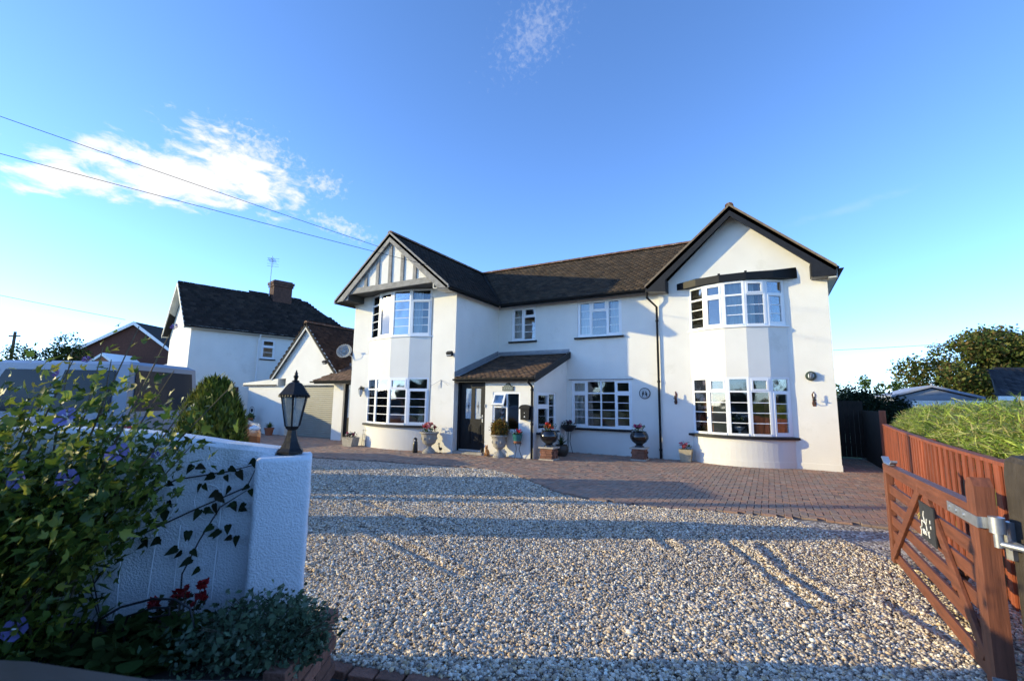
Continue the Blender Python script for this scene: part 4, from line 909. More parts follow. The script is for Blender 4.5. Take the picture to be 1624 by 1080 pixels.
lt = MB(); lt.prism([(GXc-.03, yF-.02, 1.0), (GXc-.03, yF+.09, 1.055), (GXc-.03, yF+.09, 1.065), (GXc-.03, yF-.03, 1.01)], EX*.06); lt.prism([(GXc-.03, yF-.22, 1.005), (GXc-.03, yF-.03, 1.005), (GXc-.03, yF-.03, 1.013), (GXc-.03, yF-.22, 1.013)], EX*.05); lt.prism([(GXc-.02, yF-.3, 1.04), (GXc-.02, yF-.2, 1.005), (GXc-.02, yF-.2, 1.013), (GXc-.02, yF-.3, 1.06)], EX*.05); lt.build('gate_latch', m_steel, ga)
# slate sign with chalk white lettering strokes
sl = thing('slate_sign', 'small black slate sign with white hand lettering fixed on the brown gate', 'sign', (.985, 4.64, .7))
m = MB(); m.box(.985, .993, 4.46, 4.82, .585, .86); m.build('plate', pmat('slate', (.035, .037, .04), .6, .15, 10), sl)
strokes = [[(4.7, 0.799), (4.721, 0.761), (4.703, 0.74), (4.697, 0.714)], [(4.765, 0.723), (4.775, 0.677)], [(4.763, 0.721), (4.7, 0.715)], [(4.637, 0.754), (4.658, 0.705)], [(4.696, 0.725), (4.658, 0.705)], [(4.656, 0.701), (4.64, 0.668)], [(4.781, 0.671), (4.824, 0.655), (4.805, 0.636), (4.818, 0.595), (4.844, 0.592)], [(4.751, 0.659), (4.739, 0.624)], [(4.747, 0.659), (4.663, 0.633)], [(4.71, 0.664), (4.716, 0.625)], [(4.677, 0.659), (4.681, 0.625)], [(4.621, 0.668), (4.605, 0.648), (4.593, 0.625)], [(4.588, 0.672), (4.607, 0.648)], [(4.551, 0.762), (4.552, 0.736)], [(4.543, 0.722), (4.538, 0.7)]]
strokes_y = [[(4.818, 0.763), (4.871, 0.731)], [(4.814, 0.747), (4.86, 0.708)]]
m = MB()
for s_ in strokes: m.tube([(.983, a, b) for a, b in s_], .004, 5)
m.build('lettering', pmat('chalk_white', (.75, .74, .7), .8), sl)
m = MB()
for s_ in strokes_y: m.tube([(.983, a, b) for a, b in s_], .004, 5)
m.build('painted_flower', pmat('ochre_paint', (.5, .38, .12), .8), sl)
# weathered gate post
gpst = thing('gate_post', 'thick weathered dark timber gate post at the right edge', 'post', tuple(S(2.86, 2.52)))
m_post = pmat('weathered_post', (.05, .04, .032), .9, .3, 8, .8, 40, grain=(30, 30, 2.5, .45), stain=((.22, .21, .19), 10, .64, .6))
m = MB(); c = S(2.875, 2.52); a_, b_ = .10, .10
sec = lambda z, k, o=0: [c+SX*(k*a_*p)+SYV*(k*b_*q)+ZV*(z+o*q) for p, q in ((-1, -.8), (-.8, -1), (.8, -1), (1, -.8), (1, .8), (.8, 1), (-.8, 1), (-1, .8))]
lv = [sec(-.1, 1), sec(1.22, 1), sec(1.29, .93, .012), sec(1.315, .7, .015)]
for i in range(3):
    for k in range(8): m.poly([lv[i][k], lv[i][(k+1) % 8], lv[i+1][(k+1) % 8], lv[i+1][k]])
m.poly(lv[3]); m.build('timber', m_post, gpst)
m = MB(); p = S(2.86, 2.68); m.obox(S(2.765, 2.60, .87), SX*.018, SYV*.022, ZV*.10); m.tube([S(2.765, 2.60, .86), V(1.13, yN-.2, .86)], .016, 8); m.build('hinge_plate', m_steel, gpst)
# ================================================================== PLANTING AT THE BACK
def blob_pts(blobs, n, shell=.55, squash=1.0):
    """points in a union of ellipsoids, denser near the surface; blobs: (x,y,z,rx,ry,rz)"""
    vol = np.array([b[3]*b[4]*b[5] for b in blobs])**.67; cnt = (n*vol/vol.sum()).astype(int); out = []
    for b, c in zip(blobs, cnt):
        d = rng.normal(size=(c, 3)); d /= np.linalg.norm(d, axis=1, keepdims=True); r = shell+(1-shell)*rng.random((c, 1))**.6
        r *= 1+.16*rng.normal(size=(c, 1)); out.append(np.array(b[:3])+d*r*np.array(b[3:]))
    return np.concatenate(out)
G_DARK = [(.030, .055, .014), (.042, .070, .016), (.022, .042, .012), (.055, .080, .020), (.07, .085, .022)]
G_MID = [(.055, .095, .02), (.07, .115, .024), (.045, .08, .018), (.09, .12, .03)]
def tree(label, base, h, blobs, n, size, cols, group=None, limbs=7, trunk=.2, cat='tree', name='broadleaf_tree'):
    t = thing(name, label, cat, base, 0, group); b = Vector(base); m = MB()
    top = b+V(0, 0, h*.62); m.tube([b-V(0, 0, .1), b+V(.05, 0, h*.25), b+V(-.04, .05, h*.45), top], [trunk, trunk*.8, trunk*.65, trunk*.35], 9)
    for i in range(limbs):
        bl = blobs[i % len(blobs)]; s = b+V(0, 0, h*(.22+.3*i/limbs)); e = V(*bl[:3]); mid = s.lerp(e, .5)+V(0, 0, -h*.03)
        m.tube([s, mid, e+V(0, 0, bl[5]*.2)], [trunk*.45, trunk*.3, trunk*.08], 6)
        for k in range(4):
            a = random.random()*6.28; q = e+V(math.cos(a)*bl[3]*.8, math.sin(a)*bl[4]*.8, random.uniform(-.3, .8)*bl[5]); m.tube([mid, mid.lerp(q, .6)+V(0, 0, .1), q], [trunk*.18, trunk*.1, trunk*.03], 4, cap=False)
    m.build('trunk', m_bark, t, smooth=50)
    P = blob_pts(blobs, n)
    leaves('crown', P, size, m_leafdull, palette(cols, len(P), .28), t, (0, 0, 1), 1.0)
    return t
B = []
c0 = S(31.5, 30)
for i in range(58):
    a = random.uniform(0, 6.28); r = random.random()**.5; x = math.cos(a)*r*5.6; z = 4.0+2.2*math.sin(a)*r*(1-.25*abs(x)/5.6)+.2
    p = S(33.4+x, 30+random.uniform(-3, 3)); rr = random.uniform(.7, 1.5); B.append((p.x, p.y, z, rr, rr, rr*.8))
tree('spreading orchard tree with russet leaves behind the grey shed', tuple(S(33.5, 30)), 4.6, B, 50000, .20, [(.085, .115, .03), (.115, .145, .035), (.06, .09, .02), (.14, .14, .04), (.15, .105, .04)], limbs=14, trunk=.28)
B = [(p.x, p.y, z, r, r, r) for p, z, r in [(S(13.2, 17.5), 1.3, .8), (S(14.0, 18.2), 1.35, .9), (S(12.6, 18.3), 1.05, .8), (S(14.6, 17.4), 1.2, .75), (S(13.5, 16.6), .9, .8)]]
tree('dense dark evergreen bush beyond the passage, left of the grey shed', tuple(S(13.5, 17.5)), 1.6, B, 16000, .10, [(.012, .022, .009), (.018, .03, .011), (.01, .017, .008)], limbs=5, trunk=.06, cat='shrub', name='evergreen_shrub')
B = []
for i in range(9):
    p = S(-31.2+random.uniform(-1.6, 1.6), 30+random.uniform(-1, 1)); B.append((p.x, p.y, random.uniform(3.2, 5.0), .8, .8, .7))
tree('tree standing beyond the parked van at the far left', tuple(S(-31.2, 30)), 4.8, B, 5000, .14, G_DARK, limbs=6, trunk=.14)
tw = []
for i in range(26):
    x = 6+i*1.9+random.uniform(-.8, .8); y = 136+random.uniform(-4, 12); hz = 7.2*.8
    tw.append((x, y, 5.5+random.uniform(0, 1.6), 1.3, 1.3, 1.4))
P = blob_pts(tw, 5000); prop(leaves('far_trees', P, .55, m_leafdull, palette(G_MID, len(P), .25), None, (0, 0, 1), 1.0), label='line of far hedgerow trees on the hill', kind='stuff')
# hedge across the road (seen in the window panes)
hb_ = thing('roadside_hedge', 'tall overgrown hedge across the road', 'hedge', tuple(S(0, -11)))
m = MB(); Bq = []
for i in range(36):
    l_ = -44+i*2.5; hh = 3.2+1.3*math.sin(i*1.7)+random.uniform(-.4, .8); p = S(l_, -11.5); Bq.append((p.x, p.y, hh*.5, 1.7, 1.3, hh*.55)); m.sphere((p.x, p.y, hh*.5), (1.55, 1.15, hh*.5), 10)
m.build('branches', pmat('hedge_core', (.012, .018, .008), .95), hb_)
P = blob_pts(Bq, 16000, .85); leaves('foliage', P, .2, m_leafdull, palette(G_DARK, len(P), .25), hb_, (0, 0, 1), 1)
# bamboo like hedge behind the red fence
bam = thing('bamboo_hedge', 'dwarf bamboo hedge with long pale green leaves spilling over the red fence', 'hedge', (2.4, 9, 0))
n = 62000; yy = 4.3+10.4*rng.random(n)**.85; uu = rng.random(n)
fx = np.interp(yy, [2, 5, 7.5, 11, 14.4], [1.52, 1.64, 1.76, 2.06, 2.42])
top = np.interp(yy, [4, 7, 9.5, 13, 14.8], [1.50, 1.54, 1.53, 1.48, 1.40])+.05*np.sin(yy*5)+.05*np.sin(yy*11+2)
xx = fx+.16+1.25*uu; prof = np.where(uu < .35, .62+.38*np.sqrt(np.clip(uu/.35, 0, 1)), 1.0)
zz = .95+(top*prof-.95)*(1-.8*rng.random(n)**2.0)
zz = np.maximum(zz, .55)+rng.normal(size=n)*.03
LV = [(-.02, 0, 0), (.02, 0, 0), (-.042, .38, .10), (.042, .38, .10), (-.03, .72, .10), (.03, .72, .10), (0, 1.0, 0)]; LFc = [(0, 1, 3), (0, 3, 2), (2, 3, 5), (2, 5, 4), (4, 5, 6)]
s = (.125*np.exp(rng.normal(size=(n, 1))*.25)).repeat(3, 1)
R3 = randrot(n, (0, 0, 1), .75)
loc = np.array(bam.location)
link('foliage', stamp('bamboo_leaves', LV, LFc, np.column_stack([xx, yy, zz])-loc, R3, s, m_leaf, palette([(.32, .42, .06), (.38, .46, .08), (.25, .35, .05), (.44, .47, .12), (.19, .28, .04), (.48, .46, .18), (.10, .15, .03), (.32, .27, .12)], n, .25)), bam, kind='stuff')
m = MB()
for i in range(260):
    y = random.uniform(4.4, 14.4); x = fence_x(y)+random.uniform(.15, 1.3); m.tube([(x, y, -.05), (x+random.gauss(0, .05), y+random.gauss(0, .05), 1.12)], .006, 4, cap=False)
m.build('culm', pmat('culm', (.16, .17, .05), .6), bam)
# conifer on the drive
cf = thing('clipped_conifer', 'rounded golden green conifer standing behind the white front wall', 'conifer', tuple(S(-3.93, 6.03)))
cc = S(-3.93, 6.03); m = MB(); m.lathe([(.05, 0), (.28, .05), (.32, .6), (.30, 1.15), (.21, 1.5), (.05, 1.68)], cc, 14); m.build('branches', pmat('conifer_core', (.018, .026, .008), .95), cf)
n = 12000; t = rng.random(n); z = .04+1.72*t; rad = np.interp(z, [0, .3, .9, 1.3, 1.55, 1.72, 1.78], [.33, .38, .39, .345, .24, .12, .04]); a = rng.random(n)*6.283
rad = rad*(.80+.24*rng.random(n)**1.5+.06*np.sin(a*7+z*6)+.05*np.sin(a*13-z*11)); z = z+.05*np.sin(a*5)*t
P = np.column_stack([np.cos(a)*rad, np.sin(a)*rad, z]); up_ = np.column_stack([np.cos(a)*.5, np.sin(a)*.5, np.full(n, .1)])
x_ = np.column_stack([-np.sin(a), np.cos(a), np.zeros(n)])+rng.normal(size=(n, 3))*.35; yv = np.column_stack([np.cos(a)*.35, np.sin(a)*.35, np.ones(n)])+rng.normal(size=(n, 3))*.3
yv /= np.linalg.norm(yv, axis=1, keepdims=True); z_ = np.cross(x_, yv); z_ /= np.linalg.norm(z_, axis=1, keepdims=True); x_ = np.cross(yv, z_)
link('foliage', stamp('conifer_leaves', LEAF_V, LEAF_F, P, np.stack([x_, yv, z_], 2), np.column_stack([rng.uniform(.03, .06, n), rng.uniform(.07, .13, n), np.full(n, .05)]), m_leaf, palette([(.11, .15, .018), (.15, .18, .022), (.075, .11, .014), (.20, .20, .03), (.05, .08, .013)], n, .2)), cf)

# left boundary fence
lf = thing('boundary_fence', 'tall dark brown boundary fence at the far left of the drive', 'fence', (-21.6, 7, 0))
m_bf = pmat('dark_brown_board', (.045, .028, .018), .9, .2, 5, objvar=.2)
for i in range(72): m = MB(); y = 1.3+i*.15; m.box(-21.62, -21.60, y, y+.142, -.05, 2.05+random.gauss(0, .01)); m.build('fence_board', m_bf, lf)
for z in (.4, 1.7): m = MB(); m.box(-21.67, -21.622, 1.3, 12.1, z-.04, z+.04); m.build('fence_rail', m_bf, lf)

# ================================================================== FRONT WALL, PIER, LANTERN
gw = thing('front_garden_wall', 'white painted roughcast front wall with a swept top behind the flowering shrub', 'wall', tuple(S(-3, 2.95)))
tp = [(-1.45, 1.28), (-1.6, 1.30), (-1.75, 1.318), (-1.9, 1.345), (-2.05, 1.368), (-2.25, 1.39), (-2.6, 1.41), (-3.2, 1.42), (-8, 1.42)]
def Wf(l, w, z): return S(l, w-(-1.5-l)*.21, z)
m = MB(); N_ = len(tp)
for i in range(N_-1):
    (a, za), (b, zb) = tp[i], tp[i+1]; w0, w1 = 2.83, 3.03
    m.poly([Wf(b, w0, -.1), Wf(a, w0, -.1), Wf(a, w0, za-.025), Wf(b, w0, zb-.025)]); m.poly([Wf(a, w1, -.1), Wf(b, w1, -.1), Wf(b, w1, zb-.025), Wf(a, w1, za-.025)])
    m.poly([Wf(b, w0, zb-.025), Wf(a, w0, za-.025), Wf(a, w0+.035, za), Wf(b, w0+.035, zb)]); m.poly([Wf(b, w0+.035, zb), Wf(a, w0+.035, za), Wf(a, w1-.035, za), Wf(b, w1-.035, zb)]); m.poly([Wf(b, w1-.035, zb), Wf(a, w1-.035, za), Wf(a, w1, za-.025), Wf(b, w1, zb-.025)])
m.build('roughcast', m_wall2, gw)
gpi = thing('gate_pier', 'square white roughcast gate pier with a softly rounded top carrying the lantern', 'pier', tuple(S(-1.405, 2.89)))
import bmesh
def lumpy_pier():
    bm = bmesh.new(); bmesh.ops.create_cube(bm, size=1)
    for v in bm.verts: v.co.x *= .305; v.co.y *= .31; v.co.z = (v.co.z+.5)*1.345-.1
    bmesh.ops.bevel(bm, geom=[e for e in bm.edges if max(v.co.z for v in e.verts) > 0], offset=.03, segments=3, profile=.6, affect='EDGES')
    bmesh.ops.subdivide_edges(bm, edges=[e for e in bm.edges if e.calc_length() > .25], cuts=16, use_grid_fill=True)
    from mathutils import noise
    for v in bm.verts:
        d = noise.noise_vector(v.co*9)*.006+noise.noise_vector(v.co*25)*.0025; v.co += d
        if v.co.z > 1.2: v.co.z += .012*noise.noise(v.co*14)
    me = bpy.data.meshes.new('pier'); bm.to_mesh(me); bm.free(); me.materials.append(m_wall2); me.polygons.foreach_set('use_smooth', [True]*len(me.polygons)); return me
o = link('roughcast', lumpy_pier(), gpi); o.rotation_euler = (0, 0, YAW+math.radians(23))
ln = thing('pier_lantern', 'black six-sided lantern with clear glass panes standing on the white gate pier', 'lantern', tuple(S(-1.385, 2.9, 1.255)))
lc = Vector(ln.location)
def hexring(r, z, k=6, ph=.35): return [lc+V(r*math.cos(ph+2*math.pi*i/k), r*math.sin(ph+2*math.pi*i/k), z) for i in range(k)]
def hexskin(rs, name, mat, cap=True, smooth=False):
    m = MB()
    for a, b in zip(rs[:-1], rs[1:]):
        for i in range(6): m.poly([a[i], a[(i+1) % 6], b[(i+1) % 6], b[i]])
    if cap: m.poly(rs[0][::-1]); m.poly(rs[-1])
    return m.build(name, mat, ln, smooth=smooth)
m_lan = pmat('black_cast_metal', (.008, .008, .010), .45, .15, 20, .15, 60, spec=.3)
hexskin([hexring(r, z) for r, z in ((.082, -.004), (.082, .012), (.066, .03), (.045, .07), (.033, .11), (.028, .14), (.040, .15), (.046, .165))], 'base', m_lan)
zb, zt, rb, rtp = .165, .355, .044, .082
for i in range(6):
    a, b = hexring(rb, zb)[i], hexring(rtp, zt)[i]; m = MB(); m.tube([a, b], .006, 6); m.build('frame_bar', m_lan, ln)
    a2, b2 = hexring(rb, zb)[(i+1) % 6], hexring(rtp, zt)[(i+1) % 6]; m = MB(); nn = ((a2-a).cross(b-a)).normalized()
    m.prism([a.lerp(a2, .08), a.lerp(a2, .92), b.lerp(b2, .92), b.lerp(b2, .08)], nn*.003); m.build('pane', m_lglass if 'm_lglass' in globals() else globals().setdefault('m_lglass', glassmat('seeded_glass', (.88, .88, .84), 1.2, .12, .30)), ln)
hexskin([hexring(r, z) for r, z in ((.097, .352), (.099, .362), (.085, .378), (.063, .408), (.044, .432), (.024, .442), (.018, .446))], 'roof', m_lan)
for i in range(6):                                    # scalloped skirt
    a, b = hexring(.095, .356)[i], hexring(.095, .356)[(i+1) % 6]; m = MB()
    for k in range(5): c = a.lerp(b, (k+.5)/5); m.sphere((c.x, c.y, c.z-.004), (.009, .009, .009), 6)
    m.build('skirt', m_lan, ln)
m = MB(); m.lathe([(.020, .44), (.022, .45), (.010, .455), (.012, .468), (.016, .478), (.009, .488), (.011, .497), (.005, .507), (.003, .518)], lc, 12); m.build('finial', m_lan, ln, smooth=50)
m = MB(); m.lathe([(.010, .165), (.010, .20), (.017, .205), (.019, .235), (.012, .262), (.003, .27)], lc, 10); m.build('bulb', m_frost, ln, smooth=50)

# ================================================================== PLANTING IN FRONT OF THE WALL
bed = thing('brick_planter', 'low red brick planter full of soil in front of the white pier', 'planter', tuple(S(-1.5, 2.3)))
for r_ in range(6):
    z = .03+r_*.072; off = (r_ % 2)*.11
    for i in range(13):
        l1 = -.99-off-i*.222; l0 = l1-.21; m = MB()
        if l1 > -1.04: l1 = -.985
        m.obox(S((l0+l1)/2, 2.04+random.gauss(0, .003), z-.03), SX*((l1-l0)/2), SYV*.05, ZV*.031); m.build('brick', m_brickred, bed, bevel=.005)
    for i in range(3):
        w0 = 2.10+off*.6+i*.215; m = MB(); m.obox(S(-1.035+random.gauss(0, .003), w0+.102, z-.03), SX*.05, SYV*.1, ZV*.031); m.build('brick', m_brickred, bed, bevel=.005)
m = MB(); m.obox(S(-2.45, 2.40, .16), SX*1.40, SYV*.33, ZV*.2); m.build('soil', m_soil, bed)
m = MB(); m.obox(S(-2.49, 2.1, .19), SX*1.45, SYV*.012, ZV*.2); m.build('mortar', m_sand, bed)

LOBE_V = [(0, .35, -.03), (0, 0, 0), (.22, .14, .04), (.38, .50, .08), (.13, .52, .03), (0, 1.1, -.10), (-.13, .52, .03), (-.38, .50, .08), (-.22, .14, .04)]
LOBE_F = [(0, i, i+1) for i in range(1, 8)]+[(0, 8, 1)]
hib = thing('hibiscus_shrub', 'tall leggy shrub with lobed green leaves and purple flowers against the white wall', 'shrub', tuple(S(-2.5, 2.4, .3)))
hl = Vector(hib.location)
CONT = np.array([(-3.2, 1.25), (-3.1, 1.45), (-2.92, 1.60), (-2.73, 1.74), (-2.64, 1.78), (-2.54, 1.80), (-2.42, 1.66), (-2.36, 1.74), (-2.26, 1.70), (-2.12, 1.68), (-2.05, 1.74), (-1.98, 1.74), (-1.89, 1.66), (-1.71, 1.56), (-1.62, 1.48), (-1.58, 1.38), (-1.66, 1.28), (-1.72, 1.22), (-1.8, 1.11), (-1.86, .92), (-1.95, .87), (-2.0, .75), (-2.1, .72), (-2.13, .59), (-2.11, .36), (-3.2, .30)])
tips = [(-2.07, 1.98), (-1.76, 1.91), (-2.64, 1.82), (-2.54, 1.86), (-2.36, 1.87), (-1.56, 1.68), (-2.18, 1.79), (-1.89, 1.74), (-2.26, 1.77), (-2.73, 1.78), (-1.67, 1.56), (-2.95, 1.70), (-2.85, 1.6), (-2.45, 1.6), (-2.1, 1.5), (-1.9, 1.42), (-1.75, 1.33), (-2.0, 1.2), (-2.05, .98), (-2.15, .8), (-2.5, 1.3), (-2.8, 1.2), (-2.3, 1.3), (-3.1, 1.4)]
m = MB(); LP, LN = [], []
for l_, z in tips:
    b = S(-2.55+random.uniform(-.4, .35)+(l_+2.5)*.2, 2.32+random.uniform(-.1, .1), .34); e = S(l_, 2.38+random.uniform(-.18, .25), z)
    mid = b.lerp(e, .5)+SX*random.uniform(-.05, .08); pts = [b, b.lerp(mid, .5)+SX*random.uniform(-.02, .02), mid, mid.lerp(e, .5)+SX*random.uniform(-.03, .03), e]; m.tube(pts, [.008, .007, .006, .0045, .0022], 6)
    for k in range(30):
        t = .35+.65*(k+random.random())/30; i = min(3, int(t*4)); p = pts[i].lerp(pts[i+1], t*4-i)
        o_ = V(random.gauss(0, 1), random.gauss(0, 1), random.gauss(0, .6))*(.035+.075*(1-t)); LP.append(p+o_)
m.build('stem', m_stem, hib, smooth=50)
n = 17000; q = np.column_stack([rng.uniform(-3.2, -1.55, n), rng.uniform(.32, 1.78, n)]); q = q[inpoly(q, CONT)]
dens = np.interp(q[:, 1], [.3, 1.1, 1.3, 1.5, 1.8], [1, .95, .42, .16, .07]); q = q[rng.random(len(q)) < dens]
for a, b in q: LP.append(S(a, 2.42+rng.normal()*.17, b))
LP = np.array([tuple(p) for p in LP]); wv = -LP[:, 0]*SY_+LP[:, 1]*CY_; lv_ = LP[:, 0]*CY_+LP[:, 1]*SY_; wv2 = np.minimum(np.clip(wv-.12, 1.9, 2.9), np.where(LP[:, 2] < 1.36, 2.80-.21*(-1.5-lv_)-.03, 9)); LP += (wv2-wv)[:, None]*np.array([-SY_, CY_, 0]); wv = wv2
sh_ = rng.normal(size=(len(LP), 1))
HC = [(.09, .14, .020), (.13, .18, .025), (.055, .09, .013), (.20, .24, .032), (.07, .115, .018), (.30, .30, .04)]
vis = (np.abs(lv_) < wv*1.12); idx = np.where(vis)[0]; idx = idx[np.argsort(wv[idx])][:300]; rest_ = np.setdiff1d(np.arange(len(LP)), idx)
R3 = randrot(len(rest_), (-.55*CY_+.4*SY_, -.55*SY_-.4*CY_, .55), .6)
link('foliage', stamp('hibiscus_leaves', LOBE_V, LOBE_F, LP[rest_]-np.array(hl), R3, np.clip(.052*np.exp(rng.normal(size=(len(rest_), 1))*.3), .025, .09).repeat(3, 1), m_leaf, palette(HC, len(rest_), .22)), hib, kind='stuff')
lm = []
for c in HC:
    me = npmesh('leaf', np.array(LOBE_V, np.float32), np.array(LOBE_F).ravel(), 3, m_leaf, np.repeat(np.array([c]), 9, 0)); lm.append(me)
for i in idx:
    o = link('leaf', random.choice(lm), hib); z_ = (-SX*.5-SYV*.45+ZV*.5+Vector(tuple(rng.normal(size=3)*.5))).normalized(); x_ = z_.cross(Vector((rng.normal(), rng.normal(), rng.normal()))).normalized(); y_ = z_.cross(x_)
    M3 = Matrix((x_, y_, z_)).transposed().to_4x4(); s_ = .054*math.exp(random.gauss(0, .25)); o.matrix_local = Matrix.Translation(Vector(LP[i])-hl)@M3@Matrix.Scale(s_, 4)
def hflower(r, col, deep):
    V_, F_, Cc = [], [], []
    for k in range(5):
        a = 2*math.pi*k/5; b = len(V_)
        for (rr, da, zz, cm) in ((.08, 0, 0, 0), (.5, -.42, .16, 1), (.5, .42, .16, 1), (.95, -.5, .30, 1), (1.05, 0, .26, 1), (.95, .5, .30, 1), (.55, 0, .10, 1)):
            V_.append((rr*r*math.cos(a+da), rr*r*math.sin(a+da), zz*r)); Cc.append(deep if cm == 0 else col)
        F_ += [(b, b+6, b+1), (b, b+2, b+6), (b+1, b+6, b+3), (b+6, b+4, b+3), (b+6, b+5, b+4), (b+6, b+2, b+5)]
    return npmesh('flower', np.array(V_, np.float32), np.array(F_).ravel(), 3, m_petal, np.array(Cc))
FL = [(-1.82, 1.33, 0), (-2.03, 1.21, 0), (-2.26, 1.21, 0), (-2.17, .57, 0), (-1.62, 1.92, 1), (-2.43, 1.70, 1), (-2.15, 1.69, 1), (-2.02, 1.76, 1), (-2.08, 1.49, 0), (-1.64, 1.32, 1), (-2.6, 1.35, 0)]
for l_, z, bud in FL:
    r = .048 if not bud else .026; me = hflower(r, (.30, .26, .62) if not bud else (.09, .06, .25), (.10, .01, .06)); o = link('flower', me, hib)
    dirv = (-SYV*.9+ZV*random.uniform(.1, .7)+SX*random.uniform(-.5, .5)).normalized(); o.rotation_euler = dirv.to_track_quat('Z', 'Y').to_euler(); o.location = S(l_, 2.14, z)-hl
    if bud: o.scale = (.7, .7, 1.9)
    m = MB(); m.tube([(0, 0, 0), (0, 0, r*.6)], r*.07, 5); st_ = m.build('stamen', m_upvc, o, local=True)
# wire trellis and clematis on the wall
wt = thing('wire_trellis', 'thin white wire trellis with heart shapes fixed to the white wall', 'trellis', tuple(S(-1.95, 2.82, .3)))
for ln_ in ([(-2.18, .86), (-2.16, .3)], [(-2.01, .86), (-2.03, .35)], [(-1.9, .86), (-1.9, .3)], [(-1.70, 1.10), (-1.71, .3)]):
    m = MB(); m.tube([Wf(l_, 2.80, z) for l_, z in ln_], .0035, 5); m.build('wire', m_upvc, wt)
for cx in (-1.77, -2.0):
    m = MB(); m.tube([Wf(cx+.07*math.sin(t)*(1.0+.25*math.cos(t)), 2.80, 1.0+.085*math.cos(t)-.03*abs(math.sin(t*.5))) for t in np.linspace(0, 6.283, 18)], .003, 5); m.build('heart_wire', m_upvc, wt)
cle = thing('climbing_clematis', 'thin climbing plant with dark pointed leaves on the white wall beside the pier', 'climber', tuple(S(-1.85, 2.76, .3)))
m = MB()
for pts in ([(-2.2, .7), (-2.1, .81), (-1.8, .96), (-1.56, 1.07), (-1.52, 1.18)], [(-1.84, .31), (-1.85, .6), (-1.78, .78), (-1.69, .96), (-1.56, 1.05)], [(-2.22, .88), (-2.14, .99), (-1.93, 1.12), (-1.67, 1.16), (-1.52, 1.2)], [(-2.2, .7), (-2.28, .55), (-2.2, .34)], [(-2.22, .88), (-2.3, .7), (-2.2, .34)]):
    m.tube([Wf(l_, 2.775, z) for l_, z in pts], [.0045]*(len(pts)-1)+[.002], 5)
m.build('stem', pmat('dark_stem', (.03, .02, .018), .8), cle)
lv2 = [(-1.83, 1.2), (-1.65, 1.18), (-1.52, 1.21), (-1.75, 1.15), (-2.05, 1.05), (-1.96, .96), (-1.94, 1.09), (-1.79, 1.08), (-1.73, 1.04), (-1.64, 1.07), (-1.55, 1.08), (-1.6, .98), (-1.56, .97), (-1.73, .98), (-1.76, .95), (-1.85, .86), (-1.82, .84), (-1.71, .86), (-1.64, .85), (-1.69, .82), (-1.6, .81), (-1.88, .75), (-1.84, .71), (-1.77, .67), (-2.05, .8), (-1.99, .8), (-2.02, 1.18), (-1.69, 1.15), (-1.90, 1.0), (-2.10, .93), (-1.78, .62)]
cl_v = [(0, .45, -.05), (0, .08, 0), (.20, 0, .02), (.40, .20, .05), (.30, .58, .04), (0, 1.2, -.10), (-.30, .58, .04), (-.40, .20, .05), (-.20, 0, .02)]; cl_f = [(0, i, i+1) for i in range(1, 8)]+[(0, 8, 1)]
clm = [npmesh('leaf', np.array(cl_v, np.float32), np.array(cl_f).ravel(), 3, m_leafdull, np.repeat(np.array([c]), 9, 0)) for c in ((.02, .03, .012), (.035, .03, .016), (.018, .026, .012), (.03, .045, .014))]
for l_, z in lv2:
    for k in range(2 if random.random() < .6 else 1):
        o = link('leaf', random.choice(clm), cle); z_ = (-SYV+ZV*random.uniform(-.1, .9)+SX*random.uniform(-.5, .5)).normalized(); y_ = (-ZV*random.uniform(.2, 1)+SX*random.uniform(-1, 1)).normalized(); x_ = y_.cross(z_).normalized(); y_ = z_.cross(x_)
        o.matrix_local = Matrix.Translation(Wf(l_+random.gauss(0, .018), 2.765, z+random.gauss(0, .012))-Vector(cle.location))@Matrix((x_, y_, z_)).transposed().to_4x4()@Matrix.Scale(random.uniform(.04, .062), 4)
# red roses
ro_ = thing('red_rose_bush', 'small bush with dark red double flowers in front of the white wall', 'rose bush', tuple(S(-1.68, 2.5, .36)))
m = MB(); rl = Vector(ro_.location); heads = [(-1.60, .63), (-1.60, .57), (-1.72, .58), (-1.84, .53), (-1.67, .575), (-1.68, .61), (-1.64, .53)]
for l_, z in heads: m.tube([S(-1.68+random.gauss(0, .03), 2.52, .34), S((l_-1.68)/2+random.gauss(0, .02), 2.5, .34+(z-.34)*.6), S(l_, 2.5, z)], .003, 4)
m.build('stem', m_stem, ro_)
for i, (l_, z) in enumerate(heads):
    r = .026 if i < 4 else .013; n = 26; dd = rng.normal(size=(n, 3)); dd /= np.linalg.norm(dd, axis=1, keepdims=True)
    link('flower', stamp('rose', [(-.6, 0, 0), (.6, 0, 0), (0, 1, .4), (0, .3, -.3)], [(0, 1, 2), (0, 3, 1)], (dd*r*.6+np.array(S(l_, 2.5, z)-rl)).astype(np.float32), randrot(n), np.full((n, 3), r), m_petal, palette([(.30, .008, .012), (.22, .005, .008), (.38, .015, .015)], n, .1)), ro_)
P = blob_pts([(*S(-1.70, 2.5, .46), .14, .14, .12)], 130); leaves('foliage', P, .04, m_leafdull, palette([(.03, .04, .015), (.05, .03, .02), (.025, .035, .012)], len(P), .2), ro_, (0, 0, 1), .8)
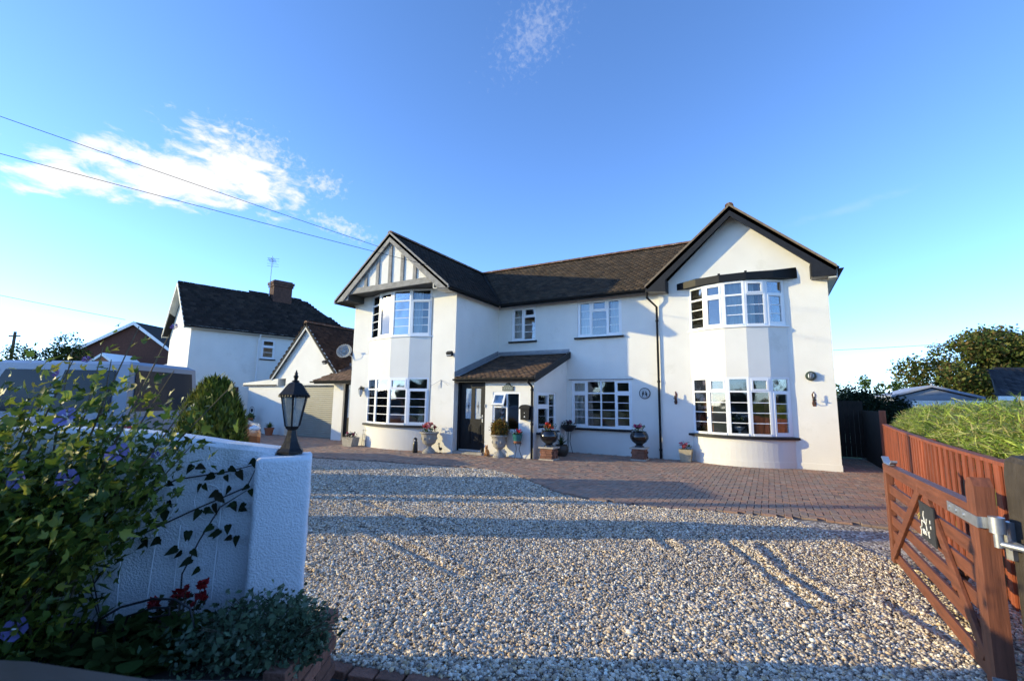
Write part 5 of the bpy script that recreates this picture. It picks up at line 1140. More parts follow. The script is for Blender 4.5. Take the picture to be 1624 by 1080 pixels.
# geranium clump, grey leaved shrub, hoop
gc = thing('broad_leaved_clump', 'dark clump of broad rounded leaves at the foot of the white wall', 'plant', tuple(S(-1.78, 2.35, .36)))
P = blob_pts([(*S(-1.85, 2.34, .40), .30, .24, .10), (*S(-1.6, 2.40, .40), .20, .2, .10)], 520); P[:, 2] = np.maximum(P[:, 2], .37)
link('foliage', stamp('clump', [(0, 0, 0)]+[(.5*math.sin(t), .5-.5*math.cos(t), .06*math.sin(2*t)) for t in np.linspace(0, 6.283, 10)[:-1]], [(0, i, i+1) for i in range(1, 9)], P-np.array(gc.location), randrot(len(P), (0, 0, 1), .5), np.clip(.07*np.exp(rng.normal(size=(len(P), 1))*.2), .04, .1).repeat(3, 1), m_leafdull, palette([(.03, .055, .012), (.045, .07, .016), (.06, .08, .02)], len(P), .2)), gc)
gs = thing('grey_leaved_shrub', 'low mounded shrub with small grey green leaves spilling over the brick planter', 'shrub', tuple(S(-1.15, 2.4, .36)))
P = blob_pts([(*S(-1.22, 2.42, .43), .30, .27, .17), (*S(-1.10, 2.38, .42), .18, .24, .14), (*S(-1.45, 2.36, .40), .22, .22, .13), (*S(-1.02, 2.36, .38), .10, .15, .08)], 5200, .5); P = P[P[:, 2] > .33]
up2 = P-np.array(S(-1.15, 2.4, .2)); up2 /= np.linalg.norm(up2, axis=1, keepdims=True)
leaves('foliage', P, .030, m_leafdull, palette([(.085, .13, .07), (.11, .16, .09), (.055, .09, .05), (.14, .18, .12)], len(P), .2), gs, None, 1)
m = MB()
for i in range(40): a = random.uniform(0, 6.28); e = S(-1.18+.34*math.cos(a), 2.4+.22*math.sin(a), random.uniform(.40, .55)); m.tube([S(-1.15+random.gauss(0, .05), 2.42, .34), S(-1.15+.15*math.cos(a), 2.4+.1*math.sin(a), .45), e], [.005, .004, .002], 4, cap=False)
m.build('stem', m_stem, gs)
hp_ = thing('scroll_plant_support', 'curled black iron plant support standing among the leaves', 'plant support', tuple(S(-1.75, 2.34, .36)))
for pts in ([(-1.85, .30), (-1.96, .37), (-2.01, .44), (-2.0, .51), (-1.9, .57), (-1.75, .61), (-1.64, .61), (-1.56, .57), (-1.53, .48), (-1.53, .30)], [(-1.80, .30), (-1.88, .45), (-1.86, .53), (-1.74, .57), (-1.66, .57), (-1.66, .54), (-1.74, .525)]):
    m = MB(); m.tube([S(l_, 2.36-(.0), z) for l_, z in pts], .0055, 7); m.build('hoop', m_iron, hp_, smooth=60)
# ================================================================== POTS AND THINGS BY THE HOUSE
def flowers(t, c, rad, z0, z1, n, cols, lcols=((.05, .09, .02), (.08, .12, .03)), fr=.035, nl=220, lsize=.05, k=10):
    c = Vector(c); P = blob_pts([(c.x, c.y, (z0+z1)/2-.02, rad, rad, (z1-z0)*.5)], nl, .3); leaves('foliage', P, lsize, m_leaf, palette(lcols, len(P), .2), t, (0, 0, 1), .8)
    for i in range(n):
        a = random.random()*6.28; r = rad*random.uniform(.1, .85); p = c+V(r*math.cos(a), r*math.sin(a)-.02, 0); p.z = z1-random.random()*(z1-z0)*.45-(r/rad)*.05
        nn = 14; d = rng.normal(size=(nn, 3)); d /= np.linalg.norm(d, axis=1, keepdims=True); loc = np.array(rootloc(t))
        link('flower', stamp('flower', [(-.5, 0, 0), (.5, 0, 0), (.4, .8, .1), (-.4, .8, .1)], [(0, 1, 2), (0, 2, 3)], d*fr*.6+np.array(p)-loc, randrot(nn), np.full((nn, 3), fr*.8), m_petal, palette([cols[i % len(cols)]], nn, .12)), t)
URN = [(.20, 0), (.20, .05), (.175, .06), (.17, .09), (.145, .11), (.085, .16), (.075, .20), (.09, .225), (.16, .27), (.20, .31), (.205, .34), (.215, .36), (.235, .50), (.25, .56), (.285, .585), (.29, .61), (.275, .625), (.25, .615), (.235, .56), (.05, .55)]
u1 = thing('stone_urn', 'pale stone pedestal urn of pink geraniums at the corner of the left bay', 'urn', (-9.0, 10.82, 0), group='stone pedestal urns')
m = MB(); m.lathe(URN, (-9.0, 10.82, 0), 24)
for i in range(8): a = i*.785; m.sphere((-9+.215*math.cos(a), 10.82+.215*math.sin(a), .43), (.04, .04, .05), 8)
m.build('urn_body', m_stone, u1, smooth=40); flowers(u1, (-9.0, 10.82, 0), .24, .58, .90, 15, [(.62, .08, .13), (.55, .05, .08), (.70, .22, .26), (.7, .55, .5)], fr=.055)
u2 = thing('stone_urn', 'grey stone pedestal urn with a golden clipped conifer in front of the porch window', 'urn', (-6.72, 11.14, 0), group='stone pedestal urns')
m = MB(); m.lathe([(r*.88, z) for r, z in URN], (-6.72, 11.14, 0), 24)
for i in range(8): a = i*.785; m.sphere((-6.72+.19*math.cos(a), 11.14+.19*math.sin(a), .43), (.035, .035, .05), 8)
m.build('urn_body', m_stone, u2, smooth=40)
m = MB(); m.lathe([(.02, .56), (.2, .62), (.21, .75), (.13, .92), (.03, 1.02)], (-6.72, 11.14, 0), 12); m.build('branches', pmat('golden_core', (.06, .04, .01), .95), u2)
P = blob_pts([(-6.72, 11.14, .77, .225, .225, .26)], 2600, .8); leaves('foliage', P, .05, m_leaf, palette([(.24, .13, .02), (.17, .13, .02), (.30, .14, .02), (.12, .12, .02)], len(P), .2), u2, (0, 0, 1), .6)
tp_ = thing('teal_pot', 'teal glazed pot of red flowers on a thin black stand', 'pot', (-6.17, 11.2, .43))
m = MB(); m.lathe([(.10, 0), (.105, .05)], (-6.17, 11.2, .43), 20); m.build('pot_foot', m_terra, tp_, smooth=40); m = MB(); m.lathe([(.107, .05), (.145, .22), (.15, .235), (.135, .235), (.12, .17), (.02, .17)], (-6.17, 11.2, .43), 20); m.build('pot_body', m_teal, tp_, smooth=40)
flowers(tp_, (-6.17, 11.2, 0), .14, .63, .80, 6, [(.6, .02, .03), (.5, .03, .06), (.08, .03, .10)], fr=.05, nl=90)
ps = thing('pot_stand', 'thin black wire stand under the teal pot', 'stand', (-6.17, 11.2, 0))
m = MB()
for i in range(3): a = i*2.09+.5; m.tube([(-6.17+.10*math.cos(a), 11.2+.10*math.sin(a), .42), (-6.17+.05*math.cos(a), 11.2+.05*math.sin(a), .25), (-6.17+.14*math.cos(a), 11.2+.14*math.sin(a), 0)], .008, 5)
m.lathe([(.11, .405), (.12, .41), (.12, .428), (.11, .428)], (-6.17, 11.2, 0), 16); m.build('frame', m_iron, ps)
def black_pot(x, y, lab, labp, cols, rad):
    pl_ = thing('brick_plinth', labp, 'plinth', (x, y, 0), group='brick plinths under the black pots')
    m = MB(); m.box(x-.215, x+.215, y-.215, y+.215, 0, .03); m.build('plinth_base', m_cap, pl_)
    for r_ in range(4):
        z = .033+r_*.068
        for i in range(2):
            for (ax, sg_) in ((0, -1), (0, 1), (1, -1), (1, 1)):
                o = (i-.5)*.18+(.0 if r_ % 2 else .02*sg_); m = MB(); L_ = .088
                if ax == 0: m.box(x+o-L_, x+o+L_, y+sg_*.135-.045, y+sg_*.135+.045, z, z+.062)
                else:
                    if i == 0: m.box(x+sg_*.135-.046, x+sg_*.135+.046, y-.088, y+.088, z+.001, z+.061)
                    else: continue
                m.build('brick', m_brickred, pl_, bevel=.004)
    m = MB(); m.box(x-.15, x+.15, y-.15, y+.15, .03, .305); m.build('core', m_sand, pl_)
    m = MB(); m.box(x-.225, x+.225, y-.225, y+.225, .306, .345); m.build('coping_slab', m_cap, pl_, bevel=.006)
    t = thing('black_glazed_pot', lab, 'pot', (x, y, .346), group='black fluted pots on brick plinths')
    m = MB(); m.lathe([(.13, 0), (.13, .03), (.09, .06), (.10, .085), (.19, .15), (.245, .24), (.25, .30), (.22, .38), (.19, .42), (.21, .44), (.18, .44), (.17, .38), (.02, .36)], (x, y, .346), 48, 0, 24, .018); m.build('pot_body', m_blkglaze, t, smooth=60)
    flowers(t, (x+rad, y, 0), .17, .76, 1.0, 9, cols, fr=.05, nl=150)
    return t
black_pot(-5.36, 11.55, 'black fluted glazed pot of orange red flowers beside the porch corner', 'small brick plinth with pale slab beside the porch corner', [(.65, .05, .02), (.6, .12, .04), (.5, .18, .08), (.66, .04, .03)], 0)
black_pot(-3.24, 12.98, 'black fluted glazed pot of pink and cream flowers under the round plaque', 'small brick plinth with pale slab right of the wide ground floor window', [(.55, .08, .22), (.6, .2, .3), (.66, .6, .42), (.4, .04, .15)], 0)
yu = thing('yucca_pot', 'dark rounded pot holding a spiky palm behind the brick plinth', 'pot', (-5.40, 12.5, 0))
m = MB(); m.lathe([(.13, 0), (.19, .08), (.215, .18), (.20, .27), (.17, .31), (.18, .33), (.15, .33), (.02, .29)], (-5.40, 12.5, 0), 24); m.build('pot_body', pmat('olive_pot', (.05, .042, .03), .5, .2, 8), yu, smooth=40)
n = 70; a = rng.random(n)*6.283; e = rng.uniform(.2, 1.3, n); yv = np.column_stack([np.cos(a)*np.cos(e), np.sin(a)*np.cos(e), np.sin(e)]); x_ = np.column_stack([-np.sin(a), np.cos(a), np.zeros(n)]); z_ = np.cross(x_, yv)
link('foliage', stamp('yucca', LV, LFc, np.tile(np.array([0, 0, .30]), (n, 1)), np.stack([x_, yv, z_], 2), np.column_stack([np.full(n, .25), rng.uniform(.25, .42, n), np.full(n, -.3)]), m_leaf, palette([(.05, .09, .03), (.08, .12, .035), (.04, .07, .03)], n, .2)), yu)
bs = thing('basket_planter', 'black wire basket of dark trailing flowers at the left end of the window sill', 'planter', (-5.52, 13.35, 0))
m = MB(); c = (-5.52, 13.35, 0); m.lathe([(.10, .66), (.19, .74), (.235, .83), (.235, .85), (.215, .85), (.05, .78)], c, 20); m.build('basket', m_iron, bs, smooth=40)
m = MB()
for i in range(3): a = i*2.09; m.tube([(c[0]+.08*math.cos(a), c[1]+.08*math.sin(a), .68), (c[0]+.04*math.cos(a), c[1]+.04*math.sin(a), .35), (c[0]+.13*math.cos(a), c[1]+.13*math.sin(a), 0)], .009, 5)
m.build('stand', m_iron, bs); flowers(bs, c, .22, .82, 1.0, 6, [(.10, .015, .05), (.35, .25, .28), (.15, .02, .07)], lcols=((.025, .04, .015), (.05, .035, .03)), fr=.05, nl=200)
tr_ = thing('stone_trough', 'low pale stone trough of dark flowers left of the left bay', 'trough', (-12.35, 10.80, 0))
m = MB(); m.prism([(-12.55, 10.62, 0), (-12.15, 10.62, 0), (-12.08, 10.62, .30), (-12.62, 10.62, .30)], V(0, .3, 0)); m.build('trough_body', m_stone, tr_, bevel=.015); flowers(tr_, (-12.35, 10.77, 0), .24, .28, .48, 7, [(.45, .08, .18), (.55, .45, .42), (.08, .02, .05)], lcols=((.02, .03, .012), (.03, .02, .02)), fr=.045, nl=260)
ft = thing('scroll_trellis', 'small black metal trellis leaning against the wall left of the bay', 'trellis', (-11.98, 11.0, 0))
m = MB()
for i in range(4): x = -12.12+i*.09; m.tube([(x, 11.05, 0), (x, 11.1, .55+.06*math.sin(i*1.3))], .006, 5)
for z in (.18, .38, .52): m.tube([(-12.14, 11.08, z), (-11.83, 11.08, z)], .005, 5)
m.build('frame', m_iron, ft)
sq = thing('square_pot', 'small tapered stone pot of pink flowers at the left of the right bay', 'pot', (-2.08, 13.42, 0))
m = MB(); b = MB()
def fr_(z, k): return [V(-2.08+k*p, 13.42+k*q, z) for p, q in ((-1, -1), (1, -1), (1, 1), (-1, 1))]
L_ = [fr_(0, .125), fr_(.33, .17), fr_(.33, .145), fr_(.27, .14)]
for i in range(3):
    for k in range(4): m.poly([L_[i][k], L_[i][(k+1) % 4], L_[i+1][(k+1) % 4], L_[i+1][k]])
m.poly(L_[3]); m.poly(L_[0][::-1]); m.build('pot_body', pmat('yellowed_stone', (.42, .36, .25), .9, .2, 9, .4, 40, stain=((.5, .40, .12), 6, .62, .6)), sq)
flowers(sq, (-2.08, 13.42, 0), .15, .30, .56, 5, [(.66, .14, .22), (.62, .5, .42), (.4, .08, .1), (.68, .2, .28)], fr=.055, nl=90)
# ornaments
m_orn = pmat('painted_ornament', (.5, .3, .12), .6, .15, 20); m_ornb = pmat('black_ornament', (.015, .015, .016), .35); m_ornw = pmat('white_ornament', (.7, .66, .6), .6); m_tan = pmat('tan_ornament', (.42, .20, .07), .6, .2, 14)
def cat_orn(x, y, m_, lab, h, seated=True, nm='cat_ornament'):
    t = thing(nm, lab, 'ornament', (x, y, 0), group='cat ornaments by the front door'); b = MB()
    b.sphere((x, y, h*.30), (h*.22, h*.25, h*.32), 12); b.sphere((x, y-h*.1, h*.5), (h*.15, h*.15, h*.25), 10); b.build('body', m_, t, smooth=True)
    hd_ = MB(); hd_.sphere((x, y-h*.14, h*.78), (h*.15, h*.14, h*.14), 12)
    for s_ in (-1, 1): hd_.prism([(x+s_*h*.13, y-h*.12, h*.85), (x+s_*h*.03, y-h*.12, h*.90), (x+s_*h*.10, y-h*.12, h*1.02)], V(0, h*.04, 0))
    hd_.sphere((x, y-h*.27, h*.74), (h*.05, h*.04, h*.04), 8); hd_.build('head', m_, t, smooth=40)
    b = MB()
    for s_ in (-1, 1): b.tube([(x+s_*h*.08, y-h*.17, h*.42), (x+s_*h*.08, y-h*.22, .012)], [h*.05, h*.045], 7); b.sphere((x+s_*h*.08, y-h*.25, h*.035), (h*.05, h*.07, h*.035), 8)
    b.tube([(x+h*.12, y+h*.2, h*.05), (x+h*.32, y+h*.05, h*.05), (x+h*.36, y-h*.1, h*.08)], [h*.05, h*.045, h*.03], 7); b.build('legs_and_tail', m_ornw if m_ is m_ornb else m_, t, smooth=True)
cat_orn(-7.36, 11.22, m_ornb, 'black and white cat ornament beside the door step', .20); cat_orn(-7.16, 11.20, m_tan, 'tan sitting cat ornament left of the grey urn', .32)
pg_ = thing('penguin_ornament', 'tall black ornament with a pale face under the left bay sill', 'ornament', (-9.36, 10.62, 0))
m = MB(); m.lathe([(.075, 0), (.08, .04), (.07, .25), (.06, .33), (.03, .36)], (-9.36, 10.62, 0), 16); m.build('body', m_ornb, pg_, smooth=True); m = MB(); m.sphere((-9.36, 10.61, .39), (.065, .065, .06), 12); h_ = m.build('head', m_ornb, pg_, smooth=True); m = MB(); m.sphere((-9.345, 10.575, .37), (.035, .03, .035), 10); m.build('face', m_ornw, pg_, smooth=True)
bd_ = thing('bird_ornament', 'small dark bird ornament on thin legs right of the pink geranium urn', 'ornament', (-8.66, 10.95, 0))
m = MB(); m.sphere((-8.66, 10.95, .13), (.045, .07, .045), 12); m.tube([(-8.66, 10.90, .15), (-8.66, 10.87, .23), (-8.66, 10.88, .28)], [.022, .014, .012], 8); m.sphere((-8.66, 10.87, .29), (.024, .03, .022), 10); m.tube([(-8.66, 10.85, .29), (-8.66, 10.79, .28)], [.008, .002], 6); m.build('body', m_ornb, bd_, smooth=True)
m = MB()
for s_ in (-.02, .02): m.tube([(-8.66+s_, 10.95, .10), (-8.66+s_, 10.95, 0)], .006, 5)
m.tube([(-8.66, 10.98, .006), (-8.66, 10.88, .006)], .012, 5); m.build('legs', m_ornb, bd_)

# wall mounted things ------------------------------------------------
mb_ = thing('letter_box', 'black arched metal letter box on the porch wall beside the downpipe', 'letter box', (-6.0, YPF, 1.25))
yb = YPF-.12; m = MB(); m.prism([(-6.125, yb, 1.06), (-5.865, yb, 1.06), (-5.855, yb, 1.36), (-6.135, yb, 1.36)], V(0, .115, 0)); m.build('body', m_black, mb_, bevel=.008)
m = MB(); m.prism([(-6.165, yb-.03, 1.36)]+[(-5.995+.17*math.cos(t), yb-.03, 1.375+.11*math.sin(t)) for t in np.linspace(math.pi, 0, 9)]+[(-5.825, yb-.03, 1.36)], V(0, .145, 0)); m.build('lid', m_black, mb_)
m = MB(); m.sphere((-5.995, yb-.004, 1.25), (.014, .01, .014), 8); m.prism([(-6.02, yb-.006, 1.13), (-5.97, yb-.006, 1.13), (-5.985, yb-.006, 1.17), (-6.005, yb-.006, 1.17)], V(0, .006, 0)); m.build('crest', m_steel, mb_)
m_plq = pmat('verdigris_plaque', (.14, .17, .14), .6, .3, 25)
pq = thing('house_name_plaque', 'shaped grey green house name plaque above the porch window', 'sign', (-6.62, YPF, 1.95))
out = [(-.19, 0), (.19, 0), (.19, .13), (.15, .125), (.10, .155), (.05, .215), (0, .23), (-.05, .215), (-.10, .155), (-.15, .125), (-.19, .13)]
m = MB(); m.prism([(-6.60+a, YPF-.025, 1.87+b) for a, b in out], V(0, .023, 0)); m.build('plate', m_iron, pq); m = MB(); m.prism([(-6.60+a*.86, YPF-.030, 1.885+b*.84) for a, b in out], V(0, .006, 0)); m.build('face', m_plq, pq)
m = MB()
for i, x in enumerate(np.linspace(-.12, .12, 8)): m.tube([(-6.60+x, YPF-.032, 1.91), (-6.60+x+.008*(-1)**i, YPF-.032, 1.965)], .004, 4)
for i, x in enumerate(np.linspace(-.05, .05, 4)): m.tube([(-6.60+x, YPF-.032, 1.99), (-6.60+x-.006*(-1)**i, YPF-.032, 2.025)], .004, 4)
m.build('lettering', m_ornw, pq)
rp = thing('round_plaque', 'round grey plaque with two dark figures on the wall between window and downpipe', 'plaque', (-3.24, YM, 1.85))
m = MB(); m.tube([(-3.24, YM-.03, 1.86), (-3.24, YM, 1.86)], .165, 28); m.build('rim', m_iron, rp, smooth=40); m = MB(); m.tube([(-3.24, YM-.036, 1.86), (-3.24, YM-.01, 1.86)], .145, 28); m.build('face', pmat('plaque_face', (.45, .47, .46), .7, .2, 20), rp, smooth=40)
m = MB()
for x, z, s_ in ((-3.29, 1.85, 1), (-3.19, 1.84, -1)): m.sphere((x, YM-.038, z), (.028, .012, .05), 8); m.sphere((x+s_*.012, YM-.040, z+.06), (.018, .012, .018), 8); m.tube([(x, YM-.04, z-.03), (x-s_*.02, YM-.04, z-.085)], .010, 5); m.tube([(x, YM-.04, z+.02), (x+s_*.045, YM-.04, z+.0)], .008, 5)
m.build('figures', m_iron, rp)
m_rust = pmat('rusty_iron', (.10, .035, .02), .7, .3, 20)
def sconce(x, lab):
    t = thing('candle_sconce', lab, 'wall light', (x, YRW, 1.74), group='iron candle sconces on the right wing'); y = YRW
    m = MB(); m.prism([(x-.03, y-.012, 1.55), (x+.03, y-.012, 1.55), (x+.045, y-.012, 1.62), (x+.025, y-.012, 1.72), (x+.045, y-.012, 1.84), (x, y-.012, 1.92), (x-.045, y-.012, 1.84), (x-.025, y-.012, 1.72), (x-.045, y-.012, 1.62)], V(0, .012, 0)); m.build('back_plate', m_rust, t)
    m = MB(); m.tube([(x, y-.01, 1.64), (x, y-.08, 1.60), (x, y-.14, 1.64), (x, y-.14, 1.70)], .011, 6); m.lathe([(.012, .0), (.05, .02), (.055, .03), (.02, .035), (.018, .10), (.015, .105)], (x, y-.14, 1.69), 12); m.build('arm', m_iron, t)
    m = MB(); m.lathe([(.017, 0), (.017, .07), (.004, .09)], (x, y-.14, 1.79), 10); m.build('candle', m_ornw, t)
sconce(-2.34, 'rusty iron candle sconce left of the right hand bay'); sconce(.97, 'rusty iron candle sconce right of the right hand bay')
wr = thing('round_bulkhead_lamp', 'round dark green wall lamp above the right hand sconce', 'wall light', (.94, YRW, 2.31))
m = MB(); m.tube([(.94, YRW-.10, 2.31), (.94, YRW-.06, 2.31), (.94, YRW, 2.31)], [.09, .12, .12], 18); m.build('housing', pmat('dark_green_metal', (.02, .04, .03), .5, .3, 18), wr, smooth=40); m = MB(); m.sphere((.94, YRW-.10, 2.31), (.07, .03, .085), 12); m.build('lens', m_frost, wr, smooth=True)
m = MB()
for s_ in (-1, 0, 1): m.tube([(.94+s_*.035, YRW-.135+abs(s_)*.01, 2.23), (.94+s_*.035, YRW-.14+abs(s_)*.01, 2.39)], .008, 5)
m.build('guard', m_iron, wr)
wl = thing('carriage_lantern', 'small black and brass carriage lantern left of the left ground floor bay', 'wall light', (-12.34, YL, 1.85))
m = MB(); c = (-12.34, YL-.12, 0); m.lathe([(.03, 1.70), (.055, 1.74), (.075, 1.90)], c, 6); m.build('glass', m_frost, wl); m = MB(); m.lathe([(.09, 1.90), (.07, 1.95), (.02, 2.0), (.008, 2.04)], c, 6); m.lathe([(.012, 1.66), (.035, 1.69), (.03, 1.70)], c, 6); m.tube([(c[0], YL, 1.93), (c[0], YL-.06, 2.0), (c[0], YL-.12, 1.99)], .01, 6); m.box(c[0]-.03, c[0]+.03, YL-.012, YL-.001, 1.84, 1.99)
for k in range(6): a = k*1.047; m.tube([(c[0]+.055*math.cos(a), c[1]+.055*math.sin(a), 1.74), (c[0]+.077*math.cos(a), c[1]+.077*math.sin(a), 1.90)], .006, 4)
m.build('frame', m_iron, wl)
def flood(x, y, z, lab):
    t = thing('floodlight', lab, 'floodlight', (x, y, z)); m = MB(); m.obox((x, y-.13, z), V(.10, 0, 0), V(0, .045, .03), V(0, -.035, .06)); m.build('housing', m_iron, t, bevel=.01)
    m = MB(); m.obox((x, y-.175, z-.045), V(.085, 0, 0), V(0, .03, .02), V(0, -.004, .007)); m.build('lens', m_frost, t); m = MB(); m.tube([(x, y, z+.03), (x, y-.10, z+.02)], .018, 6); m.build('bracket', m_iron, t)
flood(-8.52, YL, 3.0, 'black floodlight on the front corner of the left wing'); flood(-15.35, GY-.2, 3.0, 'dark security light on the garage verge board')
hk = thing('hanging_bracket', 'thin wire basket bracket on the wall right of the left bay', 'bracket', (-8.92, YL, 2.0))
m = MB(); m.tube([(-8.92, YL-.01, 2.20), (-8.92, YL-.01, 1.95)], .008, 5); m.tube([(-8.92, YL-.01, 2.2), (-8.55, YL-.12, 2.02)], .005, 4); m.tube([(-8.92, YL-.01, 2.2), (-9.22, YL-.12, 2.02)], .005, 4); m.tube([(-9.22, YL-.12, 2.05), (-9.22, YL-.12, 1.96)], .007, 4); m.build('wire', pmat('grey_wire', (.3, .3, .3), .5), hk)
db = thing('door_bell', 'tiny grey doorbell on the porch wall right of the front door', 'doorbell', (-7.38, YPF, 1.42)); m = MB(); m.box(-7.40, -7.36, YPF-.02, YPF-.001, 1.37, 1.47); m.build('case', m_lead, db, bevel=.005); m = MB(); m.sphere((-7.38, YPF-.022, 1.42), (.01, .006, .01), 8); m.build('button', m_ornw, db)
# dish
sdh = thing('satellite_dish', 'grey satellite dish on the side wall at the left corner of the house', 'satellite dish', (-13.0, 11.35, 3.15))
dc = V(-13.30, 11.08, 3.28); dn_ = V(.42, -.86, .30).normalized(); dx_ = dn_.cross(ZV).normalized(); dy_ = dx_.cross(dn_)
m = MB(); rings = []
for r in (0, .09, .18, .25, .285): rings.append([dc+dx_*(r*math.cos(t))+dy_*(r*.92*math.sin(t))+dn_*(r*r*.75-.03) for t in np.linspace(0, 6.283, 25)[:-1]])
for a, b in zip(rings[1:-1], rings[2:]):
    for k in range(24): m.poly([a[k], a[(k+1) % 24], b[(k+1) % 24], b[k]])
m.poly(rings[1]); me_ = m.build('reflector', pmat('dish_grey', (.30, .31, .31), .55, .1, 8), sdh, smooth=True); so2 = me_.modifiers.new('solid', 'SOLIDIFY'); so2.thickness = .008
m = MB(); m.tube([dc-dy_*.27+dn_*.03, dc-dy_*.20+dn_*.22, dc-dy_*.06+dn_*.30], .01, 6); m.obox(dc-dy_*.04+dn_*.31, dx_*.03, dy_*.025, dn_*.05); m.build('receiver_arm', m_lead, sdh)
m = MB(); m.tube([dc-dn_*.03, dc-dn_*.12, V(-13.2, 11.35, 3.1), V(-12.99, 11.4, 2.95)], .02, 7); m.tube([V(-13.2, 11.35, 3.1), V(-13.35, 11.5, 2.75), V(-13.0, 11.6, 2.6)], .012, 6); m.build('wall_arm', m_steel, sdh)
# garage side things
gpot = thing('terracotta_pot', 'terracotta pot with a pale striped leafy plant by the garage corner', 'pot', (-18.45, 11.75, 0))
m = MB(); m.lathe([(.13, 0), (.18, .26), (.2, .26), (.2, .31), (.17, .31), (.15, .27), (.02, .27)], (-18.45, 11.75, 0), 20); m.build('pot_body', m_terra, gpot, smooth=40)
n = 90; a = rng.random(n)*6.283; e = rng.uniform(.2, 1.2, n); yv = np.column_stack([np.cos(a)*np.cos(e), np.sin(a)*np.cos(e), np.sin(e)]); x_ = np.column_stack([-np.sin(a), np.cos(a), np.zeros(n)]); z_ = np.cross(x_, yv)
link('foliage', stamp('strap', LV, LFc, np.tile(np.array([0, 0, .28]), (n, 1)), np.stack([x_, yv, z_], 2), np.column_stack([np.full(n, .35), rng.uniform(.22, .36, n), np.full(n, -.3)]), m_leaf, palette([(.14, .2, .06), (.22, .26, .1), (.08, .13, .04)], n, .2)), gpot)
ha = thing('hanging_plant_stand', 'arched black iron stand with a round disc and hanging plant by the store wall', 'plant stand', (-20.0, 11.9, 0))
ax, ay = -19.98, 11.85; m = MB(); m.tube([(ax-.17, ay, 0), (ax-.17, ay, 1.0)]+[(ax-.17*math.cos(t), ay, 1.0+.17*math.sin(t)) for t in np.linspace(.2, 2.94, 9)]+[(ax+.17, ay, 1.0), (ax+.17, ay, 0)], .010, 6); m.tube([(ax, ay, 1.17), (ax, ay, 1.07)], .006, 5); m.build('frame', m_iron, ha)
m = MB(); m.tube([(ax, ay-.01, 1.0), (ax, ay+.01, 1.0)], .085, 18); m.build('disc', m_iron, ha); m = MB(); m.lathe([(.04, .5), (.12, .56), (.15, .68), (.14, .68), (.02, .64)], (ax, ay-.05, 0), 14); m.build('pot', m_terra, ha, smooth=40)
P = blob_pts([(ax, ay-.05, .74, .18, .18, .14)], 220, .2); leaves('foliage', P, .08, m_leaf, palette([(.15, .20, .04), (.09, .14, .03)], len(P), .2), ha, (0, 0, 1), .9)

# curtains and things seen through the glass --------------------------
def curtain(lab, pts, z0, z1, mat, waves=26, amp=.03):
    t = thing('curtain', lab, 'curtain', tuple(V(*pts[0][:2], z0))); P = [V(p[0], p[1], 0) for p in pts]; Ls = [0]
    for a, b in zip(P[:-1], P[1:]): Ls.append(Ls[-1]+(b-a).length)
    n = max(24, int(Ls[-1]/.018)); row = []
    for i in range(n+1):
        s = Ls[-1]*i/n; k = max(j for j in range(len(Ls)) if Ls[j] <= s+1e-9); k = min(k, len(P)-2); d = (P[k+1]-P[k]).normalized(); nn = V(-d.y, d.x, 0)
        row.append((P[k]+d*(s-Ls[k]), nn, amp*math.sin(s*waves*2.0+.8*math.sin(s*9))))
    m = MB()
    for (a, na, oa_), (b, nb_, ob) in zip(row[:-1], row[1:]):
        A0, B0 = a+na*oa_*1.1, b+nb_*ob*1.1; A1, B1 = a+na*oa_*.6, b+nb_*ob*.6
        m.poly([A0+ZV*z0, B0+ZV*z0, B1+ZV*z1, A1+ZV*z1]); m.poly([A0+ZV*z0+na*.004, A1+ZV*z1+na*.004, B1+ZV*z1+nb_*.004, B0+ZV*z0+nb_*.004])
    m.build('cloth', mat, t, smooth=True)
def inner(B, nf, i0, i1, dr=-.16):
    p = arc(*B, 20, dr); a = int(20*i0/nf); b = int(20*i1/nf); return [(q.x, q.y) for q in p[a:b+1]]
curtain('dim net curtain at the left end of the right upper bay', [(-1.86, 13.74), (-1.36, 13.60)], 3.66, 4.85, m_curt); curtain('pale net curtains gathered in the middle of the right upper bay', inner(RBAY, 5, 1.9, 3.9), 3.66, 4.85, m_curt); curtain('terracotta curtain at the right end of the right upper bay', inner(RBAY, 5, 4.0, 5), 3.66, 4.85, m_curtb)
curtain('grey net curtain at the left of the left upper bay', [(-12.08, 11.34), (-11.55, 11.16)], 3.66, 5.1, m_curt); curtain('pale curtain tied back at the right of the left upper bay', inner(LBAY, 4, 3.45, 4), 3.66, 5.1, m_curt); curtain('terracotta curtain with cream lining at the right of the right ground floor bay', inner(RBAY, 5, 4.1, 5), .80, 2.25, m_curtb); curtain('dull red curtain at the left end of the right ground floor bay', inner(RBAY, 5, 0, .8), .80, 2.25, m_curtb)
curtain('pale curtain at the left of the narrow upper middle window', [(-7.84, 13.98), (-7.5, 13.98)], 3.7, 4.85, m_curt); curtain('pale curtain at the left of the wide upper middle window', [(-5.35, 13.98), (-4.98, 13.98)], 3.7, 4.86, m_curt); curtain('pale curtain at the right of the wide upper middle window', [(-4.3, 13.98), (-3.93, 13.98)], 3.7, 4.86, m_curt)
curtain('pale curtain at the left of the wide ground floor window', [(-5.56, 13.98), (-5.2, 13.98)], .8, 2.26, m_curt); curtain('pale curtain at the left of the left ground floor bay', inner(LBAY, 4, .2, 1.3), .8, 2.25, m_curt)
vz = thing('flower_vase', 'white pedestal vase of white flowers in the right ground floor bay', 'vase', (-.72, 13.36, .70))
